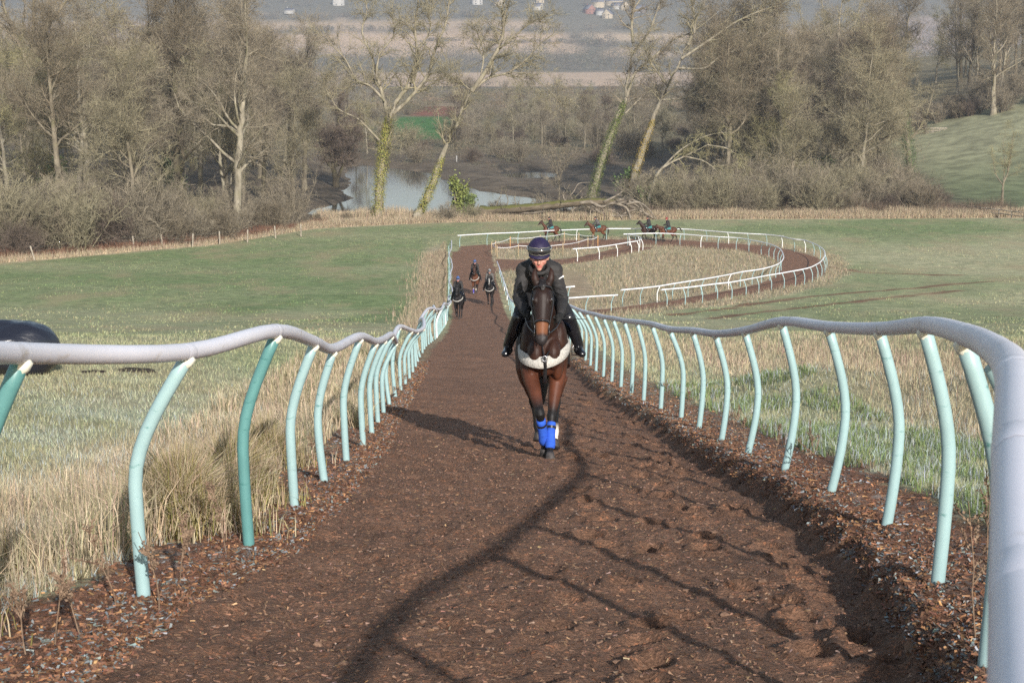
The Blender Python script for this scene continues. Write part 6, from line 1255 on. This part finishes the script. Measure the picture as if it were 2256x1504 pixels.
mb = MB(); mb.add(*tube(smoothpath(LW([(1060, 466), (1100, 462), (1160, 458), (1220, 452), (1275, 446), (1320, 444), (1350, 446)]), 4), np.interp(np.linspace(0, 1, 25), [0, .1, .5, 1], [0.75, 0.5, 0.5, 0.38]) * 0.95, 12)); mb.v[0] += GR.normal(0, 0.05, mb.v[0].shape); mb.obj("trunk", M_LOG, lg)
_P = smoothpath(LW([(1060, 462), (1160, 458), (1275, 444), (1350, 446), (1420, 468)]), 6)[None]; _R = np.full(_P.shape[:2], 0.12); _g2 = np.random.default_rng(8); mb = MB(); b_, br_ = spawn(_P, _R, 60, 0.02, 1.0, 1.9, 0.4, 70, 25, 6, 0.3, 0.3, _g2, 0.5, 0.4); v_, f_ = tubes(b_, br_, 4); mb.add(v_, f4=f_)
t_, tr2 = spawn(b_, br_, 8, 0.2, 1.0, 0.8, 0.4, 45, 20, 4, 0.1, 0.3, _g2, 0.5, 0.4); v_, f_ = tubes(t_, np.maximum(tr2, .012), 3); mb.add(v_, f4=f_); mb.obj("broken_twigs", M_BARK, lg)
for lp, r in [([(1278, 446), (1300, 445), (1325, 455), (1345, 448), (1375, 445)], .30), ([(1330, 444), (1345, 437), (1362, 428), (1371, 421)], .22), ([(1375, 446), (1400, 460), (1425, 472), (1440, 481)], .28), ([(1290, 448), (1302, 462), (1330, 468), (1355, 462)], .2), ([(1330, 455), (1332, 480), (1335, 498)], .26),
              ([(1340, 462), (1360, 470), (1373, 482)], .16), ([(1225, 448), (1212, 456), (1190, 468), (1130, 472), (1120, 490)], .2), ([(1245, 445), (1240, 428), (1243, 420)], .12), ([(1275, 446), (1282, 432), (1283, 424)], .09), ([(1195, 450), (1195, 438), (1194, 425)], .09), ([(1372, 447), (1392, 440), (1412, 452), (1420, 470)], .2), ([(1062, 474), (1055, 485), (1050, 470), (1054, 450)], .2), ([(1240, 446), (1262, 425), (1275, 405), (1300, 402)], .1), ([(1300, 446), (1320, 466), (1350, 476), (1390, 474)], .26), ([(1350, 446), (1378, 456), (1388, 478), (1384, 492)], .24), ([(1380, 450), (1408, 446), (1430, 462), (1446, 484)], .22), ([(1310, 450), (1300, 470), (1310, 490)], .18), ([(1400, 462), (1380, 468), (1356, 484)], .16), ([(1280, 452), (1262, 464), (1268, 484)], .16), ([(1340, 446), (1366, 440), (1395, 448), (1418, 466)], .3)]:
    mb = MB(); P = smoothpath(LW(lp, GR.uniform(-0.5, 0.5)), 4); mb.add(*tube(P, np.linspace(r * .8, r * 0.28, len(P)) * GR.uniform(0.85, 1.15, len(P)), 8)); mb.obj("broken_limb", M_DEAD, lg)
# leafy ivy bushes by the pond
def ivy_bush(px_, py_, sx, sz, n, cols, label, seed):
    p = ground_px(px_, py_, 150, 400); g = np.random.default_rng(seed); mb = MB(); root = empty("ivy_bush", tuple(p)); tag(root, label, "bush")
    for a in range(4): q = np.array([[0, 0, -0.1], [g.normal(0, sx * .15), g.normal(0, .3), sz * .35], [g.normal(0, sx * .35), g.normal(0, .5), sz * .8]]); mb.add(*tube(smoothpath(q, 3), np.linspace(0.12, 0.04, 7), 6))
    mb.obj("stem", M_BARK, root)
    nc = 14; cc = np.stack([g.normal(0, sx * .42, nc), g.normal(0, sx * .4, nc), g.uniform(.15, .95, nc) * sz], -1); i = g.integers(0, nc, n); c = cc[i] + g.normal(0, 1, (n, 3)) * np.array([sx * .22, sx * .22, sz * .11]); c[:, 2] = np.maximum(c[:, 2], 0.1)
    u = norm(g.normal(size=(n, 3))); v = perp(u, g); s = 0.17 * g.uniform(.5, 1.3, (n, 1)); V = np.stack([c - u * s, c + v * s * .7, c + u * s, c - v * s * .7], 1).reshape(-1, 3); col = np.asarray(cols)[g.integers(0, len(cols), n)] * g.uniform(.7, 1.3, (n, 1))
    link("foliage", np_mesh("foliage", V, [(np.arange(n) * 4)[:, None] + np.array([[0, 1, 2, 3]])], np.repeat(col, 4, 0)), M_IVYG, root, smooth=False)
ivy_bush(1008, 478, 1.4, 4.6, 1900, [(0.2, 0.22, 0.06), (0.15, 0.18, 0.05)], "small leafy yellow-green bush standing in front of the pond", 41)
ivy_bush(1035, 480, 0.9, 3.0, 900, [(0.12, 0.15, 0.045), (0.09, 0.12, 0.04)], "lower dark leafy bush beside a yellow-green one at the pond", 42)
ivy_bush(1462, 455, 2.6, 3.2, 3200, [(0.10, 0.15, 0.045), (0.16, 0.19, 0.06)], "rounded glossy evergreen bush at the foot of the leaning trees", 43)
ivy_bush(1560, 460, 2.4, 2.6, 2200, IV_G, "dark evergreen thicket under the yellowish mossy tree", 44)
ivy_bush(1815, 440, 2.4, 5.5, 3600, IV_G, "dark ivy thicket in the middle of the right-hand wood edge", 45)
ivy_bush(1700, 455, 2.6, 3.0, 2200, IV_G, "low dark evergreen bush left of the tall ivy thicket", 46)
ivy_bush(120, 455, 2.2, 6.5, 2500, IV_G, "dark ivy mass deep in the left wood near the tall trunk", 47)
ivy_bush(375, 430, 1.8, 6.0, 2200, IV_G, "dark ivy mass beside the yellow-sleeved tree", 48)
ivy_bush(1390, 440, 1.6, 4.2, 1600, IV_G, "dark leafy bush between the two big leaning trees", 50)
ivy_bush(1660, 380, 3.0, 9.0, 3000, IV_G, "tall dark holly-like mass at the left end of the right-hand wood", 51)
# far treelines and hedges (masses) and far trees
M_FAR = mat_attr("far_woods_twigs", 0.95, 0.02, 0.8, 1.2, spec=0.05)
def far_mass(name, items, n, cols, seed, size=0.9):
    """items: (x,y,rx,rz) crowns"""
    g = np.random.default_rng(seed); I = np.array(items); i = g.integers(0, len(I), n); d = norm(g.normal(size=(n, 3))) * g.uniform(0.2, 1, (n, 1)) ** 0.5; b = height(I[:, 0], I[:, 1])
    c = np.stack([I[i, 0] + d[:, 0] * I[i, 2], I[i, 1] + d[:, 1] * I[i, 2], b[i] + I[i, 3] * (0.55 + 0.5 * d[:, 2])], -1); u = norm(g.normal(size=(n, 3))); v = perp(u, g); s = size * g.uniform(.4, 1.4, (n, 1))
    V = np.stack([c - u * s, c + v * s * .5, c + u * s], 1).reshape(-1, 3); col = np.asarray(cols)[(i * 7) % len(cols)] * g.uniform(.75, 1.25, (n, 1))
    tag(link(name, np_mesh(name, V, [(np.arange(n) * 3)[:, None] + np.array([[0, 1, 2]])], np.repeat(col, 3, 0)), M_FAR, smooth=False), kind="stuff")
g = np.random.default_rng(61)
FC = [(0.12, 0.108, 0.085), (0.14, 0.118, 0.095), (0.09, 0.098, 0.075), (0.165, 0.14, 0.105)]
it = [(g.uniform(-420, 560), g.uniform(1405, 1600), g.uniform(7, 13), g.uniform(10, 22)) for _ in range(520)]; far_mass("treeline", it, 90000, FC, 1, 0.8)
it = [(g.uniform(-500, 900), 990 + g.normal(0, 7) + 0.02 * 0, g.uniform(3, 6), g.uniform(3, 6)) for _ in range(420)]; far_mass("hedge_treeline", it, 26000, FC, 2, 0.6)
it = [(g.uniform(150, 420), g.uniform(700, 960), g.uniform(6, 9), g.uniform(10, 17)) for _ in range(160)]; far_mass("treeline", it, 40000, FC, 3, 0.6)
it = [(g.uniform(-330, -70), g.uniform(560, 960), g.uniform(6, 9), g.uniform(11, 20)) for _ in range(230)]; far_mass("treeline", it, 60000, FC, 4, 0.6)
it = []
for (x0, x1, yy, h) in [(-450, 60, 1865, 7), (-420, 70, 1975, 8), (60, 430, 1735, 9), (85, 150, 1880, 9), (-100, 90, 1760, 4), (70, 110, 1800, 8), (330, 380, 1800, 9), (200, 330, 1885, 8)]:
    it += [(g.uniform(x0, x1), yy + g.normal(0, 9), g.uniform(4, 9), g.uniform(0.6, 1.2) * h) for _ in range(int(abs(x1 - x0) / 5))]
far_mass("hedgerows", it, 40000, FC, 5, 0.9)
it = [(g.uniform(-900, 1000), g.uniform(2050, 2700), g.uniform(9, 16), g.uniform(9, 18)) for _ in range(900)]; far_mass("hill_woods", it, 110000, FC, 6, 1.3)
it = [(x_, y_, g.uniform(1.2, 3.0), g.uniform(0.6, 2.6)) for x_, y_ in [(g.uniform(-60, 80), g.uniform(300, 520)) for _ in range(1500)] if dry(x_, y_, 2.5) and not (-37 < x_ < -17 and 400 < y_ < 540) and -0.12 * y_ < x_ < 0.17 * y_]
far_mass("scrub", it, 90000, [(0.15, 0.13, 0.085), (0.12, 0.11, 0.07), (0.17, 0.135, 0.10), (0.13, 0.125, 0.08)], 9, 0.16)
it = [(g.uniform(430, 1100), g.uniform(1650, 2050), g.uniform(9, 16), g.uniform(10, 18)) for _ in range(300)]; far_mass("treeline", it, 50000, FC, 7, 1.1)
it = [(g.uniform(-60, 75), g.uniform(540, 900), g.uniform(4, 8), g.uniform(1.5, 4.5)) for _ in range(260)]; far_mass("scrub", it, 60000, [(0.15, 0.13, 0.08), (0.12, 0.11, 0.07), (0.17, 0.13, 0.09)], 8, 0.4)
# village houses on the far hill
M_STONE = mat_noise("house_stone", (0.32, 0.275, 0.21), (0.42, 0.36, 0.27), 0.5, 0.9); M_BRICK = mat_noise("house_brick", (0.22, 0.11, 0.09), (0.27, 0.135, 0.11), 0.5, 0.9); M_SLATE = mat_noise("house_slate", (0.11, 0.11, 0.13), (0.16, 0.16, 0.18), 0.6, 0.7); M_WHITE = mat_noise("house_render", (0.32, 0.315, 0.30), (0.40, 0.39, 0.37), 0.5, 0.8); M_PANE = mat_noise("house_window", (0.03, 0.035, 0.04), (0.05, 0.055, 0.06), 1, 0.2)
def house(px_, py_, w, d, h, rh, rot, wall, label, chim=1, windows=True):
    p = ground_px(px_, py_, 1200, 4000); r = empty("village_house", (p[0], p[1], p[2] - 1), (0, 0, rad(rot))); tag(r, label, "house", None)
    mb = MB(); V = np.array([[-w/2,-d/2,0],[w/2,-d/2,0],[w/2,d/2,0],[-w/2,d/2,0],[-w/2,-d/2,h],[w/2,-d/2,h],[w/2,d/2,h],[-w/2,d/2,h],[0,-d/2,h+rh],[0,d/2,h+rh]]); mb.add(V, [[4,5,8],[6,7,9]], [[0,1,5,4],[1,2,6,5],[2,3,7,6],[3,0,4,7]]); mb.obj("wall", wall, r, smooth=False)
    e = 0.35; k = 0.12; mb = MB()
    for s in (-1, 1):
        a = np.array([0, -d/2-e, h+rh+k]); b = np.array([0, d/2+e, h+rh+k]); c_ = np.array([s*(w/2+e), d/2+e, h-e*rh/(w/2)+k]); dd_ = np.array([s*(w/2+e), -d/2-e, h-e*rh/(w/2)+k]); n_ = np.array([0, 0, 0.25])
        mb.add(np.array([a, b, c_, dd_, a+n_, b+n_, c_+n_, dd_+n_]), None, [[0,1,2,3],[4,7,6,5],[0,4,5,1],[1,5,6,2],[2,6,7,3],[3,7,4,0]])
    roof = mb.obj("roof", M_SLATE, r, smooth=False)
    for q in range(chim): mb = MB(); mb.add(*box((0, d/2*(0.75 if q == 0 else -0.75), h+rh+0.6), (0.9, 0.9, 2.0))); mb.obj("chimney", wall, roof, smooth=False)
    if windows:
        for (xx, zz) in ((-w/4, 1.6), (w/4, 1.6), (-w/4, h-1.2), (w/4, h-1.2)): mb = MB(); mb.add(*box((xx, -d/2-0.03, zz), (1.3, 0.06, 1.3))); mb.obj("window", M_PANE, r, smooth=False)
for a in [(1298, 30, 10, 16, 6, 5, 22, M_BRICK, "red brick gabled house at the left of the hill village"), (1340, 40, 11, 15, 5.5, 5.5, -20, M_STONE, "pale stone gabled house with a steep gable, front of the hill village"),
          (1322, 33, 14, 8, 5, 3.5, 80, M_WHITE, "low white cottage between the brick house and the stone gable"), (1375, 22, 10, 14, 6, 4.5, 15, M_STONE, "stone house standing behind the village's front gable"), (1318, 16, 10, 16, 7, 4, 75, M_STONE, "slate-roofed terrace above the red brick house"),
          (1352, 12, 10, 22, 6, 4, 85, M_STONE, "long slate-roofed row at the top of the hill village"), (1405, 28, 12, 20, 6, 4, 70, M_SLATE, "dark barn-like house half hidden by the leaning tree"), (1358, 20, 8, 12, 5, 3.5, 60, M_WHITE, "small white house glimpsed between stone gables"),
          (1185, 22, 12, 12, 5, 4, 60, M_WHITE, "white cottage glimpsed through the leaning tree's twigs"), (1050, 10, 12, 12, 6, 4, 20, M_WHITE, "white house high on the hill above the pale fields"), (745, 12, 14, 12, 9, 4, 15, M_WHITE, "tall white house on the hilltop behind the ivy-clad tree"),
          (640, 30, 26, 10, 4, 3, 85, M_WHITE, "long low white building on the hill above the left wood"), (1098, 12, 10, 12, 5, 4, 40, M_STONE, "stone cottage beside the white hilltop house"), (1190, 6, 10, 12, 6, 4, 0, M_STONE, "stone house near the top of the hill, behind twigs")]:
    house(*a)
# small white marker at the far pond bank
p = ground_px(1006, 357, 200, 500); mb = MB(); mb.add(*tube([(0, 0, -0.1), (0, 0, 1.0), (0, 0, 1.2)], [0.12, 0.12, 0.08], 8)); o = mb.obj("marker_post", M_WHITE); o.location = tuple(p); tag(o, "small white marker post on the far bank of the pond", "post")
# ------------------------------------------------------------------ haze
mb = MB(); mb.add(*box((0, 2700, 140), (9000, 7000, 700))); hz_ = mb.obj("haze", None, smooth=False); tag(hz_, kind="stuff")
hm = bpy.data.materials.new("haze_air"); hm.use_nodes = True; hn = hm.node_tree; hn.nodes.clear(); ho = hn.nodes.new("ShaderNodeOutputMaterial"); hv = hn.nodes.new("ShaderNodeVolumePrincipled"); hv.inputs["Color"].default_value = (0.82, 0.88, 1.0, 1); hv.inputs["Density"].default_value = 0.00021; hv.inputs["Anisotropy"].default_value = 0.1
hn.links.new(hv.outputs[0], ho.inputs["Volume"]); hz_.data.materials.append(hm)
